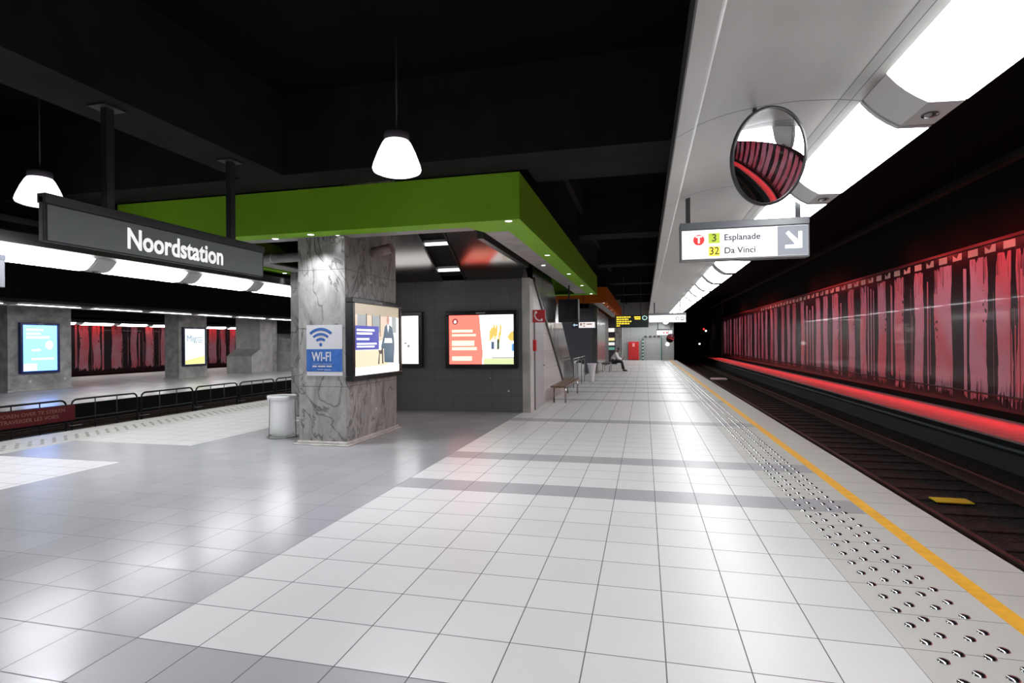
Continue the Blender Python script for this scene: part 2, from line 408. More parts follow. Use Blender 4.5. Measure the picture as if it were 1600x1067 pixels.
def ribbons(mm, bands_, x, z0, z1, seed, big=0.0):
    """each light gap between the printed trunks, with ragged ends and dripping edges"""
    rnd = random.Random(seed)
    for a, b_ in bands_:
        a, b_ = min(a, b_), max(a, b_); w = b_ - a
        if w < 0.22:
            top = z1 - rnd.uniform(0, 0.5); bot = z0 + rnd.uniform(0, 0.3)
            mm.poly([(x, a, bot), (x, b_, bot + rnd.uniform(0, .1)), (x, b_, top), (x, a, top - rnd.uniform(0, .1))])
            continue
        nb = max(3, int(w / 0.05)); zs = 16
        # ragged lower and upper ends, slightly wavy sides
        side = lambda z, s: 0.035*math.sin(z*2.1 + a*3) * s + rnd.uniform(-0.012, 0.012)
        pts = []
        for k in range(nb + 1):
            y = a + w*k/nb
            e = 0.5*abs(k/nb - 0.5)
            pts.append((y, z0 + rnd.uniform(0, 0.16) + (0.22 if k % 2 else 0)*rnd.random()))
        for k in range(1, zs): pts.append((b_ + side(z0 + (z1-z0)*k/zs, 1), z0 + 0.2 + (z1 - z0 - 0.4)*k/zs))
        for k in range(nb, -1, -1):
            y = a + w*k/nb
            pts.append((y, z1 - (0.25*rnd.random()**3 if k % 2 else 0.02*rnd.random())))
        for k in range(zs-1, 0, -1): pts.append((a + side(z0 + (z1-z0)*k/zs, 1), z0 + 0.2 + (z1 - z0 - 0.4)*k/zs))
        f = mm.poly([(x, p[0], p[1]) for p in pts])
        # fine white lines beside the trunks
        for k in range(rnd.randint(1, 4)):
            y = (a - rnd.uniform(0.03, 0.25)) if rnd.random() < 0.5 else (b_ + rnd.uniform(0.03, 0.25)); tt = rnd.uniform(0.008, 0.025)
            zt = z1 - rnd.uniform(0, 1.5); zb = z0 + rnd.uniform(0, 0.5)
            mm.poly([(x, y, zb), (x, y + tt, zb), (x, y + tt, zt), (x, y, zt)])
def drips(mm, bands_, x, z0, z1, seed):
    """black drips and twigs over the light gaps"""
    rnd = random.Random(seed)
    for a, b_ in bands_:
        a, b_ = min(a, b_), max(a, b_); w = b_ - a
        if w < 0.3: continue
        for k in range(int(w * 26)):
            y = rnd.uniform(a, b_); tt = rnd.uniform(0.006, 0.03)
            if rnd.random() < 0.5: zt = z1; zb = z1 - rnd.uniform(0.05, 0.7)
            else: zb = z0 - 0.02; zt = z0 + rnd.uniform(0.08, 0.6)
            mm.poly([(x, y, zb), (x, y + tt, zb + (0.0)), (x, y + tt*0.4, zt), (x, y, zt)])
        if rnd.random() < 0.55:      # a twig with blots on one side
            ye = a if rnd.random() < 0.5 else b_
            zc = rnd.uniform(z0 + 1.5, z1 - 0.5)
            for k in range(16):
                yy_ = ye + rnd.uniform(-0.13, 0.13); zz = zc + rnd.uniform(-0.5, 0.25); r_ = rnd.uniform(0.01, 0.045)
                mm.poly([(x, yy_ + r_*math.cos(q*PI/3)*rnd.uniform(.5,1), zz + r_*math.sin(q*PI/3)*rnd.uniform(.6,1.6)) for q in range(6)])
near = [(28.29, 27.72), (26.83, 26.33), (26.0, 25.78), (25.53, 25.4), (25.16, 24.98), (24.63, 24.07), (23.67, 23.16), (22.62, 21.97), (21.75, 21.64), (20.97, 20.42),
        (19.9, 19.42), (19.3, 19.22), (19.07, 19.0), (18.87, 18.81), (18.53, 17.97), (17.65, 17.54), (17.4, 16.83), (16.25, 15.78), (15.59, 15.53), (15.23, 14.47),
        (14.0, 13.88), (13.76, 13.15), (12.84, 12.38), (12.23, 11.6)]
farb = [(51.29, 49.85), (49.02, 48.49), (47.71, 46.95), (45.75, 45.05), (44.6, 43.95), (43.31, 42.61), (42.09, 41.82), (41.05, 40.39), (39.85, 39.16), (38.83, 38.33),
        (37.54, 36.78), (36.34, 35.91), (35.35, 34.81), (34.29, 33.73), (32.93, 32.35), (32.02, 31.36), (30.44, 29.85), (29.28, 28.74)]
rb = random.Random(3); y = 11.2; close = []
while y > -4.5:
    w = rb.uniform(0.3, 0.75); close.append((y - w, y)); y -= w + rb.uniform(0.25, 0.55)
mural = empty('forest_mural', (6.85, 24, 0), label='long glossy pink and black forest mural on the right wall', cat='mural')
m = MB(); m.box(-0.05, 0.0, -28.8, 28.0, 0.16, 3.50); m.build('backing_board', MUR_BK, mural)
allb = close + near + farb
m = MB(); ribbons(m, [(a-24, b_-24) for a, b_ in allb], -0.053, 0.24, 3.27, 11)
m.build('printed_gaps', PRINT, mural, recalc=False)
m = MB(); drips(m, [(a-24, b_-24) for a, b_ in allb], -0.056, 0.24, 3.27, 12)
tag(m.build('printed_drips', MUR_BK, mural, recalc=False), kind='stuff')
m = MB(); m.box(-0.10, -0.0, -28.8, 28.0, 3.50, 3.56); m.build('top_rail', mat('maroon_rail', (0.10, 0.02, 0.025), 0.4), mural)
SQ = mat('cream_square_print', (0.62, 0.60, 0.52), 0.4)
for i in range(44):
    y = 12.85 - 0.6*6 + 0.6*i - 24
    mm = MB()
    if i % 2: mm.poly([(0, 0, 0), (0, 0.36, 0), (0, 0.36, 0.15), (0, 0, 0.15)])
    else: mm.poly([(0, 0, 0), (0, 0.36, 0), (0, 0.36, 0.14), (0, 0.2, 0.05), (0, 0.12, 0.15), (0, 0, 0.15)])
    mm.build('frieze_square', SQ, mural, loc=(-0.053, y, 3.32), recalc=False)

def red_light(name, x, y0, y1, z, power, rx, w=0.06, col=(1.0, 0.02, 0.03)):
    n = int((y1 - y0) / 11); 
    for i in range(n):
        l = bpy.data.lights.new(name, 'AREA'); l.shape = 'RECTANGLE'; l.size = w; l.size_y = (y1-y0)/n; l.energy = power*(y1-y0)/n; l.color = col; l.spread = R(100)
        o = bpy.data.objects.new(name, l); COL.objects.link(o)
        o.location = (x, y0 + (i+.5)*(y1-y0)/n, z); o.rotation_euler = (0, rx, 0)
# red tubes tucked under the lower edge of the board, shining onto the ledge
red_light('red_ledge_light', 6.74, -5, 52, 0.44, 7.5*L_RED, R(55))
m = MB(); m.box(6.70, 6.80, Y0, 52, 0.45, 0.47)
tag(m.build('red_light_batten', mat('batten_metal', (0.05,0.02,0.02), 0.5)), 'thin light batten along the foot of the mural', 'light fitting')
# red tubes on top of the right mural, spaced like the red glow in the print
for y in (12.4, 14.2, 16.2, 22.5, 25, 33, 36, 42):
    l = bpy.data.lights.new('red_mural_light', 'AREA'); l.shape = 'RECTANGLE'; l.size = 0.08; l.size_y = 0.9; l.energy = 7*L_RED; l.color = (1, 0.06, 0.06)
    o = bpy.data.objects.new('red_mural_light', l); COL.objects.link(o); o.location = (6.1, y, 3.75); o.rotation_euler = (0, R(-40), 0)

for i in range(14):    # unseen pinkish fill lamps, added to brighten the mural
    l = bpy.data.lights.new('mural_fill_light', 'AREA'); l.shape = 'RECTANGLE'; l.size = 0.12; l.size_y = 4.0; l.energy = 11*L_RED; l.color = (1, 0.58, 0.68); l.spread = R(72)
    o = bpy.data.objects.new('mural_fill_light', l); COL.objects.link(o); o.location = (5.5, -2.5 + 4.0*i, 4.3); o.rotation_euler = (0, R(-30), 0)

m = MB(); m.box(5.44, 5.60, -4.5, 51.5, 4.32, 4.42)  # rail made up to carry the added mural fill lamps
for i in range(15): m.box(5.50, 5.53, -4.4 + 3.98*i, -4.36 + 3.98*i, 4.42, 5.0)
tag(m.build('fill_lamp_rail', BEAM), 'made-up black rail for the added fill lamps above the right track', 'light fitting')

# ------------------------------------------------------------------ left mural far away
LB = [(24.12,24.45),(24.85,24.96),(25.1,25.64),(25.9,26.36),(26.47,26.59),(27.09,27.77),(28.39,28.82),(28.95,29.03),(29.47,30.02),(30.63,30.96),(31.25,31.75),(32.47,33.0),(33.54,34.1),(34.85,35.62),(36.05,36.55),(22.9,23.5),(21.6,22.3),(37,37.6),(38.1,38.7)]
m = MB(); m.box(-32.6, -32.02, -2, 60, -0.95, 5.0)
tag(m.build('wall_left', mat('black_wall_paint')), 'dark wall behind the left forest mural', 'wall', kind='structure')
lm = empty('forest_mural', (-32, 30, 0), label='pink and black forest mural on the far left wall', cat='mural')
m = MB(); m.box(0, 0.05, -14, 14, -0.1, 3.0); m.build('backing_board', MUR_BK, lm)
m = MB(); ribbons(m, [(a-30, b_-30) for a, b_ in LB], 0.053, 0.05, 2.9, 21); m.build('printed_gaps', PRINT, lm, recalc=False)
m = MB(); drips(m, [(a-30, b_-30) for a, b_ in LB], 0.056, 0.05, 2.9, 22); tag(m.build('printed_drips', MUR_BK, lm, recalc=False), kind='stuff')
m = MB(); m.box(-31.95, -31.2, 10, 50, -0.42, -0.32)
tag(m.build('ledge_left', mat('ledge_concrete')), 'narrow ledge below the far left mural', 'ledge', kind='structure')
m = MB(); m.box(-32.0, -28.15, -2, 60, -0.95, -0.6)
tag(m.build('track_bed', BALLAST), 'dark ballast bed below the left mural', 'track bed', kind='structure')
red_light('red_ledge_light', -31.9, 12, 45, -0.14, 1.6*L_RED, R(-12))
for y in (24.4, 26.3, 29.8, 35, 37.5):
    l = bpy.data.lights.new('red_mural_light', 'AREA'); l.shape = 'RECTANGLE'; l.size = 0.08; l.size_y = 1.4; l.energy = 8*L_RED; l.color = (1, 0.06, 0.06)
    o = bpy.data.objects.new('red_mural_light', l); COL.objects.link(o); o.location = (-31.5, y, 3.1); o.rotation_euler = (0, R(28), 0)

# ------------------------------------------------------------------ ceiling, beams, end walls
m = MB(); m.box(-32.6, 7.25, Y0, 75, 5.0, 5.3)
tag(m.build('ceiling', CEIL), 'black station ceiling', 'ceiling', kind='structure')
m = MB(); m.box(-32.6, 7.25, Y0-0.3, Y0, -0.95, 5.3)
tag(m.build('wall_back', mat('black_wall_paint')), 'dark wall behind the viewpoint', 'wall', kind='structure')
m = MB(); m.box(-32.6, 7.25, 75, 75.3, -0.95, 5.3)
tag(m.build('wall_tunnel_end', mat('black_wall_paint')), 'black end of the tunnel', 'wall', kind='structure')
def beam(x0, x1, y0, y1, z0, label, z1=5.0):
    mm = MB(); mm.box(x0, x1, y0, y1, z0, z1); o = mm.build('beam', BEAM); tag(o, label, 'beam', kind='structure'); return o
beam(-5.45, -4.78, Y0, 6.55, 3.9, 'black ceiling beam carrying the station name sign')
beam(-9.9, 2.6, 6.55, 7.16, 3.9, 'black cross beam in front of the green fascia')
beam(-1.5, 2.6, 7.16, 7.78, 3.9, 'lower lip of the black cross beam right of the green fascia')
for i, y in enumerate((13.0, 18.2, 24.2, 30.2, 36.2)):
    beam(-1.5, 2.6, y, y + 0.7, 4.1, '%s black cross beam beyond the green fascia' % ORD[i])
beam(-10.4, -9.9, Y0, 46, 3.7, 'black longitudinal beam above the left canopy')
beam(-1.45, -1.35, 8.2, 46, 4.6, 'thin black cable tray under the ceiling right of the green fascia')
beam(-16.3, -15.95, -2, 60, 2.80, 'black fascia beam above the thin light strip of the far platform')
beam(-12.9, -12.5, -2, 60, 4.2, 'black beam above the middle tracks')
m = MB(); m.box(-4.5, 2.2, 46.0, 46.3, 0, 5.0); m.box(2.2, 2.3, 46, 75, -0.9, 5.0)
ENDW = tile_mat('steel_end_panel', (0.30, 0.32, 0.31), period=(1.2, 1.2), off=(0.1, 0.5), rough=0.35, plane='XZ', jw=0.006)
tag(m.build('wall_far_end', ENDW), 'grey panelled wall closing the far end of the platform', 'wall', kind='structure')

# ------------------------------------------------------------------ vaulted canopies with light fittings
def vault_mat():
    mt = bpy.data.materials.new('vault_panel'); mt.use_nodes = True; nt = mt.node_tree; N = nt.nodes; Lk = nt.links.new
    b = N['Principled BSDF']; tc = N.new('ShaderNodeTexCoord'); sp = N.new('ShaderNodeSeparateXYZ'); Lk(tc.outputs['Object'], sp.inputs[0])
    def M(op, a, bb=None):
        n = N.new('ShaderNodeMath'); n.operation = op
        for i, v in enumerate((a, bb)):
            if v is None: continue
            if isinstance(v, (int, float)): n.inputs[i].default_value = v
            else: Lk(v, n.inputs[i])
        return n.outputs[0]
    d = M('MULTIPLY', M('PINGPONG', M('DIVIDE', M('SUBTRACT', sp.outputs[1], 3.93), 2.0), 0.5), 2.0)
    j = M('LESS_THAN', d, 0.006)
    for x in (0.345, 1.235, 1.30):
        j = M('MAXIMUM', j, M('LESS_THAN', M('ABSOLUTE', M('SUBTRACT', sp.outputs[0], x)), 0.0025))
    nz = N.new('ShaderNodeTexNoise'); nz.inputs['Scale'].default_value = 2.2; nz.inputs['Detail'].default_value = 5; Lk(tc.outputs['Object'], nz.inputs['Vector'])
    v = M('ADD', M('MULTIPLY', nz.outputs['Fac'], 0.22), 0.88)
    mul = N.new('ShaderNodeMix'); mul.data_type = 'RGBA'; mul.blend_type = 'MULTIPLY'; mul.inputs['Factor'].default_value = 1
    mul.inputs['A'].default_value = (*VAULT_W, 1); Lk(v, mul.inputs['B'])
    mx = N.new('ShaderNodeMix'); mx.data_type = 'RGBA'; Lk(j, mx.inputs['Factor']); Lk(mul.outputs['Result'], mx.inputs['A']); mx.inputs['B'].default_value = (0.05,0.05,0.05,1)
    Lk(mx.outputs['Result'], b.inputs['Base Color']); b.inputs['Roughness'].default_value = 0.45
    return mt
VAULT = vault_mat()
PROF = [(0.22,2.99),(0.34,3.045),(0.36,3.062),(0.5,3.105),(0.65,3.135),(0.82,3.152),(1.0,3.158),(1.2,3.145),(1.245,3.14),(1.36,3.12)]
def smooth_profile(p, n=5):
    out = []
    for i in range(len(p)-1):
        a, b_, c, d = p[max(i-1,0)], p[i], p[i+1], p[min(i+2,len(p)-1)]
        for k in range(n):
            t = k/n
            out.append(tuple(0.5*(2*b_[j] + (c[j]-a[j])*t + (2*a[j]-5*b_[j]+4*c[j]-d[j])*t*t + (3*b_[j]-a[j]-3*c[j]+d[j])*t**3) for j in (0,1)))
    return out + [p[-1]]
PROF = PROF[:2] + smooth_profile(PROF[2:])
def canopy(loc, rz, y0, y1, label, dark_top=True):
    t = empty('canopy_vault', loc, (0,0,rz), label, 'canopy')
    mm = MB(); mm.sheet(PROF, 'Y', y0, y1, 0.02); mm.build('vault_panels', VAULT, t)
    mm = MB(); mm.prism([(0.215,2.985),(0.225,2.99),(0.235,3.10),(0.8,3.22),(1.36,3.22),(1.70,3.10),(1.76,3.0),(1.76,3.08),(1.42,3.28),(0.8,3.28),(0.215,3.14)], 'Y', y0, y1)
    mm.build('canopy_back', mat('dark_canopy_back', (0.03,0.03,0.03), 0.6), t)
    return t
def fixture_proto():
    t = empty('canopy_light', (0,0,0), label='x', cat='ceiling light', group='light fittings along the canopies')
    A, K, E_ = (1.365,3.118), (1.572,2.935), (1.752,2.926)
    mid = (1.458, 3.015)
    big = [A, (1.41,3.062), mid, (1.513,2.972), K]
    # module runs from 0 to 2 in y, joint gap at 0
    mm = MB(); mm.sheet(big, 'Y', 0.05, 1.62, 0.03); mm.build('inner_diffuser', DIFF, t)
    mm = MB(); mm.prism([(K[0]+.006, K[1]), E_, (E_[0], E_[1]+.03), (K[0]+.006, K[1]+.03)], 'Y', 0.05, 1.62); mm.build('outer_diffuser', DIFF, t)
    MB().box(E_[0]+0.001, E_[0]+0.008, 0.0, 1.99, E_[1]+0.012, E_[1]+0.05).build('side_lip', ALU, t)
    mm = MB()
    cov = big + [E_]
    mm.sheet(cov, 'Y', 1.64, 1.985, 0.03); mm.build('joint_cover', ALU, t)
    mm = MB(); mm.sheet(cov, 'Y', 0.012, 0.045, 0.03); mm.build('end_frame', ALU, t)
    mm = MB(); mm.prism([(1.37,3.16),(1.57,2.99),(1.74,2.96),(1.74,3.08),(1.42,3.2)], 'Y', 0.0, 1.99); mm.build('housing', mat('fitting_housing', (0.10,0.10,0.10), 0.6), t)
    mm = MB(); mm.lathe([(0.045,-0.004),(0.045,0.004),(0.03,0.004),(0.028,-0.010),(0,-0.016)], 16, 0, (1.66, 1.82, 2.925)); mm.build('lamp_sensor', mat('grey_sensor', (0.2,0.2,0.2), 0.25, 0.8), t)
    return t
canopy((0,0,0), 0, -4.07, 46.0, 'long white vaulted canopy above the yellow line on the right')
fx = fixture_proto()
first = True
for i in range(25):
    y = -4.07 + 2*i
    n = int((y + 0.07) / 2)   # 0 = the module overhead
    if y < 2: lab = 'white light fitting over the yellow line, cut by the top edge of the frame' if y > -1 else 'white light fitting in the right canopy behind the viewpoint'
    else: lab = 'white light fitting over the yellow line, %s from the top right corner' % ORD[n-1]
    if first: f = fx; f.location = (0, y, 0); f['label'] = lab; first = False
    else: f = dup(fx, (0, y, 0), label=lab)
CY = 11.63
canopy((-8, CY, 0), PI, CY-34.0, CY+4.0, 'white vaulted canopy above the left edge of the near platform')
for i in range(18):
    y = -0.3 + 2*i
    lab = 'light fitting over the left edge of the near platform, %s from the front' % ORD[i]
    dup(fx, (-8, y, 0), (0,0,PI), lab)
# far platform
canopy((-17.7, 0, -0.24), 0, 2, 46.0, 'canopy over the near edge of the far platform')
for i in range(16):
    y = 4.95 + 2*i
    dup(fx, (-17.7, y, -0.24), (0,0,0), 'edge-on light fitting above the far platform fence side, %s from the front' % ORD[i])
canopy((-25.8, CY, -0.3), PI, CY-46.0, CY-12.0, 'canopy over the back edge of the far platform')
for i in range(13):
    y = 19.3 + 2*i
    dup(fx, (-25.8, y, -0.3), (0,0,PI), 'light fitting in front of the far left mural, %s from the front' % ORD[i])

# ------------------------------------------------------------------ pillars
def pillar(name, x0, x1, y0, y1, ztop, label, m_=None):
    t = empty(name, ((x0+x1)/2, (y0+y1)/2, 0), label=label, cat='pillar')
    hx, hy = (x1-x0)/2, (y1-y0)/2
    mm = MB(); mm.box(-hx, hx, -hy, hy, 0, ztop); mm.build('shaft', m_ or STONE, t, bevel=0.006)
    mm = MB(); q = 0.07
    mm.prism([(-hx-q, -hy-q), (hx+q, -hy-q), (hx+q, hy+q), (-hx-q, hy+q)], 'Z', 0.0, 0.018)
    mm.box(-hx-0.03, hx+0.03, -hy-0.03, hy+0.03, 0.018, 0.06); mm.build('skirting', mat('pale_skirting_stone', (0.5,0.48,0.45), 0.4, noise=(6,0.25)), t, bevel=0.012)
    return t
pillar('stone_pillar', -5.36, -4.53, 7.7, 9.5, 5.0, 'veined grey stone pillar with the WI-FI poster')
pillar('stone_pillar', -7.25, -6.5, 10.15, 11.9, 3.1, 'grey pillar almost hidden behind the left side of the WI-FI pillar')
pillar('concrete_pillar', -22.0, -21.2, 14.2, 16.35, 5.0, 'concrete pillar on the far platform with the pale blue poster', CONC)
pillar('concrete_pillar', -22.0, -21.2, 21.3, 23.0, 5.0, 'concrete pillar on the far platform with the white poster', CONC)
# stair block on the far platform
t = empty('concrete_stair_block', (-21.6, 26.4, 0), label='concrete block with a sloped shoulder at the far platform stairs', cat='concrete block')
m = MB(); m.prism([(-0.7,0),(-0.7,0.93),(0.0,1.32),(0.0,4.9),(1.0,4.9),(1.0,0)], 'X', -0.8, 0.8); m.build('block', CONC_L, t)
m = MB(); m.box(0.05, 0.75, 1.0, 1.5, 0, 4.9); m.build('rear_pier', CONC, t)
m = MB(); m.box(-21.4, -19.75, 28.0, 30.0, 0, 1.15)
tag(m.build('stair_wall', CONC_L), 'pale concrete foot wall of the far platform stairs', 'wall', kind='structure')
m = MB(); m.prism([(-21.4,1.15),(-19.75,1.15),(-19.75,1.3),(-20.4,1.9),(-21.4,2.2)], 'Y', 28.0, 30.0)
tag(m.build('stair_wall_upper', CONC), 'grey sloping upper part of the far platform stair wall', 'wall', kind='structure')
m = MB(); m.box(-24, -19.6, 30.2, 30.4, 0, 5.0)
tag(m.build('stair_recess', BEAM), 'dark recess behind the far platform stairs', 'wall', kind='structure')

# ------------------------------------------------------------------ fence between the tracks
FENCE = mat('black_fence_tube', (0.02,0.02,0.022), 0.45)
fp = None
yst = [6.1 + 1.79*i for i in range(12)]
for i, y in enumerate(yst):
    if fp is None:
        t = empty('hoop_fence_panel', (0,0,0), label='x', cat='fence', group='black hoop fence panels between the tracks')
        L_ = 1.66; zt, zb = 0.36, -0.60; rr = 0.12
        path = [(0,0,zb),(0,0,zt-rr)] + [(0, rr-rr*math.cos(a), zt-rr+rr*math.sin(a)) for a in (R(22),R(45),R(68),R(90))] + \
               [(0, L_-rr+rr*math.sin(a), zt-rr+rr*math.cos(a)) for a in (0,R(22),R(45),R(68),R(90))] + [(0,L_,zb)]
        MB().tube(path, 0.022, 8).build('hoop', FENCE, t)
        for yy_ in (L_/3, 2*L_/3): MB().tube([(0,yy_,zb),(0,yy_,zt)], 0.013, 6).build('bar', FENCE, t)
        MB().tube([(0,0,-0.08),(0,L_,-0.08)], 0.014, 6).build('cross_rail', mat('grey_fence_tube', (0.07,0.07,0.075), 0.4), t)
        MB().tube([(0,0,-0.22),(0,L_,-0.22)], 0.010, 6).build('cross_rail', FENCE, t)
        MB().box(-0.05,0.05,-0.03,0.20,-0.235,-0.225).build('foot_bracket', mat('bright_bracket', (0.4,0.4,0.4), 0.4), t)
        fp = t; o = t
    else: o = dup(fp, (0,0,0))
    o.location = (-12.75, y + 0.15, 0)
    o['label'] = 'black hoop fence panel between the tracks, %s counted from the left edge' % ORD[i] if i != 1 else 'black hoop fence panel carrying the right half of the red warning board'
bd = empty('warning_board', (-12.70, 9.86, 0.0), FACE_RIGHT, 'dark red warning board with two lines of pale lettering on the fence', 'sign')
MB().box(-3.7, 0, -0.10, 0.245, -0.01, 0.01).build('board', mat('dark_red_board', (0.17,0.012,0.018), 0.5), bd)
LET = mat('faded_cream_lettering', (0.42,0.25,0.2), 0.6)
text('lettering', 'VERBODEN DE SPOREN OVER TE STEKEN', 0.112, LET, bd, (-0.22, 0.145, 0.011), align='RIGHT', sx=1.05)
text('lettering', 'DEFENSE DE TRAVERSER LES VOIES', 0.112, LET, bd, (-0.36, 0.02, 0.011), align='RIGHT', sx=1.05)

# ------------------------------------------------------------------ green canopy box over the stairs
GREYS = mat('grey_soffit_board', (0.33,0.315,0.31), 0.6, noise=(3,0.2))
def soffit(name, x0, x1, y0, y1, z0, z1, m_, label, wide=0.33, corner=True):
    t = empty(name, ((x0+x1)/2, y0, z0), label=label, cat='fascia box')
    X0, X1_, D = x0-(x0+x1)/2, x1-(x0+x1)/2, y1-y0; H_ = z1-z0; th = 0.04
    mm = MB()
    mm.box(X0, X1_, 0, th, 0, H_); mm.box(X0, X1_, D-th, D, 0, H_); mm.box(X0, X0+th, th, D-th, 0, H_); mm.box(X1_-th, X1_, th, D-th, 0, H_)
    # underside frame with its chamfered corner
    a = wide
    mm.box(X0+th, X1_-th, th, a, 0, 0.03); mm.box(X0+th, X0+a, a, D-th, 0, 0.03); mm.box(X1_-a, X1_-th, a, D-th, 0, 0.03); mm.box(X0+a, X1_-a, D-a, D-th, 0, 0.03)
    if corner: mm.prism([(X1_-a-0.52, a), (X1_-a, a), (X1_-a, a+0.40), (X1_-a-0.38, a+0.40)], 'Z', 0, 0.03)
    mm.build('painted_fascia', m_, t)
    mm = MB(); g = 0.42
    mm.box(X0+a, X1_-a-(0.52 if corner else 0), a, a+0.38, 0.03, 0.06)
    mm.box(X1_-a-g, X1_-a, a+(0.38), D-a, 0.03, 0.06); mm.box(X0+a, X0+a+g, a+0.38, D-a, 0.03, 0.06)
    mm.build('inner_lining', GREYS, t)
    return t
soffit('green_fascia_box', -8.35, -1.62, 7.2, 19.7, 3.25, 3.89, GREEN, 'big bright green fascia box hanging over the stairs')
soffit('orange_fascia_box', -8.35, -1.57, 24.1, 40.0, 3.27, 3.95, ORANGE, 'orange fascia box far behind the green one', 0.25, False)

def downlight_proto():
    t = empty('recessed_downlight', (0,0,0), label='x', cat='downlight', group='recessed downlights in the fascia boxes')
    MB().lathe([(0.042,0.0),(0.055,-0.006),(0.058,0.0),(0.055,0.004)], 20).build('trim_ring', mat('white_trim_ring', (0.8,0.8,0.8), 0.3), t)
    MB().lathe([(0.0,0.001),(0.042,0.001),(0.042,-0.003),(0,-0.004)], 20).build('lens', mat('bright_lens', (1,1,1), 0.3, emit=(0.95,0.97,1), es=9), t)
    return t
dl = downlight_proto(); dl_used = False
def downlight(x, y, z, label, w=0.0, col=(0.93,0.96,1.0), r=R(80)):
    global dl_used
    if not dl_used: dl.location = (x,y,z); dl['label'] = label; dl_used = True
    else: dup(dl, (x,y,z), label=label)
    if w:
        l = bpy.data.lights.new('downlight_beam', 'SPOT'); l.energy = w; l.spot_size = r; l.spot_blend = 0.9; l.color = col; l.shadow_soft_size = 0.04
        o = bpy.data.objects.new('downlight_beam', l); COL.objects.link(o); o.location = (x, y, z-0.01)
downlight(-1.79, 7.27, 3.248, 'bright downlight at the near right corner of the green box', 25)
for i, (x, y) in enumerate([(-1.79,10.35),(-1.79,13.4),(-1.79,16.3),(-1.79,19.2)]):
    downlight(x, y, 3.248, 'downlight in the right green border, %s behind the corner one' % ORD[i], 25)
downlight(-2.15, 11.9, 3.278, 'small downlight in the grey lining right of the stairs', 8)
downlight(-4.9, 7.36, 3.248, 'downlight in the front green border above the WI-FI pillar', 210, r=R(120))
downlight(-5.62, 7.5, 3.248, 'downlight in the front green border left of the pillar', 0)
downlight(-4.62, 7.62, 3.278, 'downlight in the front grey lining beside the pillar top', 8)
downlight(-8.15, 11.2, 3.248, 'downlight in the left green border seen between sign and pillar', 20)
for i, y in enumerate((24.3, 27.0, 30.0, 33.4, 37.5)):
    downlight(-1.72, y, 3.268, 'downlight under the orange box, %s from its near corner' % ORD[i], 15, col=(1,0.85,0.75))

# ------------------------------------------------------------------ kiosk wall, sloped steel ceiling, stair side
KW = tile_mat('dark_grey_wall_panel', (0.14,0.137,0.134), period=(0.46,0.36), off=(-2.5, 0.0), rough=0.4, plane='XZ', joint=(0.04,0.04,0.04), jw=0.002, var=0.08)
m = MB(); m.box(-7.0, -2.62, 12.1, 12.3, 0, 3.04)
tag(m.build('wall_kiosk_front', KW), 'dark grey panelled wall with two light boxes', 'wall', kind='structure')
m = MB(); m.box(-2.62, -2.5, 12.08, 12.5, 0, 3.04); m.box(-2.68, -2.62, 12.08, 12.3, 0, 3.04)
tag(m.build('trim_1', CONC_L), 'pale corner strip of the kiosk wall', 'trim', kind='structure')
SIDE = tile_mat('pale_side_tile', (0.46,0.45,0.42), period=(0.45,0.45), off=(12.1, 0.0), rough=0.3, plane='YZ', joint=(0.2,0.2,0.2), jw=0.003)
m = MB(); m.prism([(12.5,0),(17.7,0),(17.3,0.24),(12.6,3.06),(12.5,3.04)], 'X', -2.62, -2.52)
tag(m.build('wall_stair_side', SIDE), 'pale tiled side wall under the stair slope', 'wall', kind='structure')
sc = empty('stair_cladding', (-2.5, 15, 0), label='slanting stainless steel band cladding the side of the stairs', cat='cladding')
m = MB(); m.prism([(-2.4,3.06),(2.3,0.24),(4.9,0.24),(4.9,0.55),(0.25,3.36),(-2.4,3.36)], 'X', -0.14, -0.03); m.build('steel_panel', STEEL, sc)
m = MB(); m.prism([(-2.4,3.00),(2.75,-0.0),(2.8,0.06),(-2.4,3.10)], 'X', -0.03, 0.02); m.build('lower_edge', mat('dark_edge_trim', (0.05,0.05,0.05), 0.4), sc)
for k in range(6):
    MB().box(-0.032,-0.026, -1.2+0.32*k*2, -1.19+0.32*k*2, 2.6-0.38*k, 3.3-0.38*k).build('panel_seam', mat('dark_edge_trim'), sc)
# sloped ceiling panels (underside of the stairs, rising towards the viewer)
sl_ = 0.6
def sloped(name, x0, x1, m_, off=0.0, ya=12.1, yb=9.6):
    mm = MB(); z = lambda y: 3.03 + (12.1-y)*sl_ + off
    yb = max(yb, 12.1 - (5.0 - 3.05 - off)/sl_)
    mm.prism([(ya, z(ya)), (yb, z(yb)), (yb, z(yb)+0.05), (ya, z(ya)+0.05)], 'X', x0, x1)
    return mm.build(name, m_, None)
scp = empty('stair_soffit', (0,0,0), label='sloping dark steel ceiling panels above the grey wall', cat='ceiling panel')
for x0, x1 in ((-8.0,-5.80),(-5.74,-4.62),(-3.98,-2.55)):
    sloped('steel_soffit_panel', x0, x1, STEEL_D).parent = scp
sloped('black_recess', -4.62, -3.98, mat('matt_black', (0.006,0.006,0.006), 0.9), 0.12).parent = scp
for x in (-5.77, -4.02, -4.60): sloped('panel_joint', x-0.018, x+0.018, mat('joint_metal', (0.09,0.085,0.08), 0.35, 0.8), -0.01).parent = scp
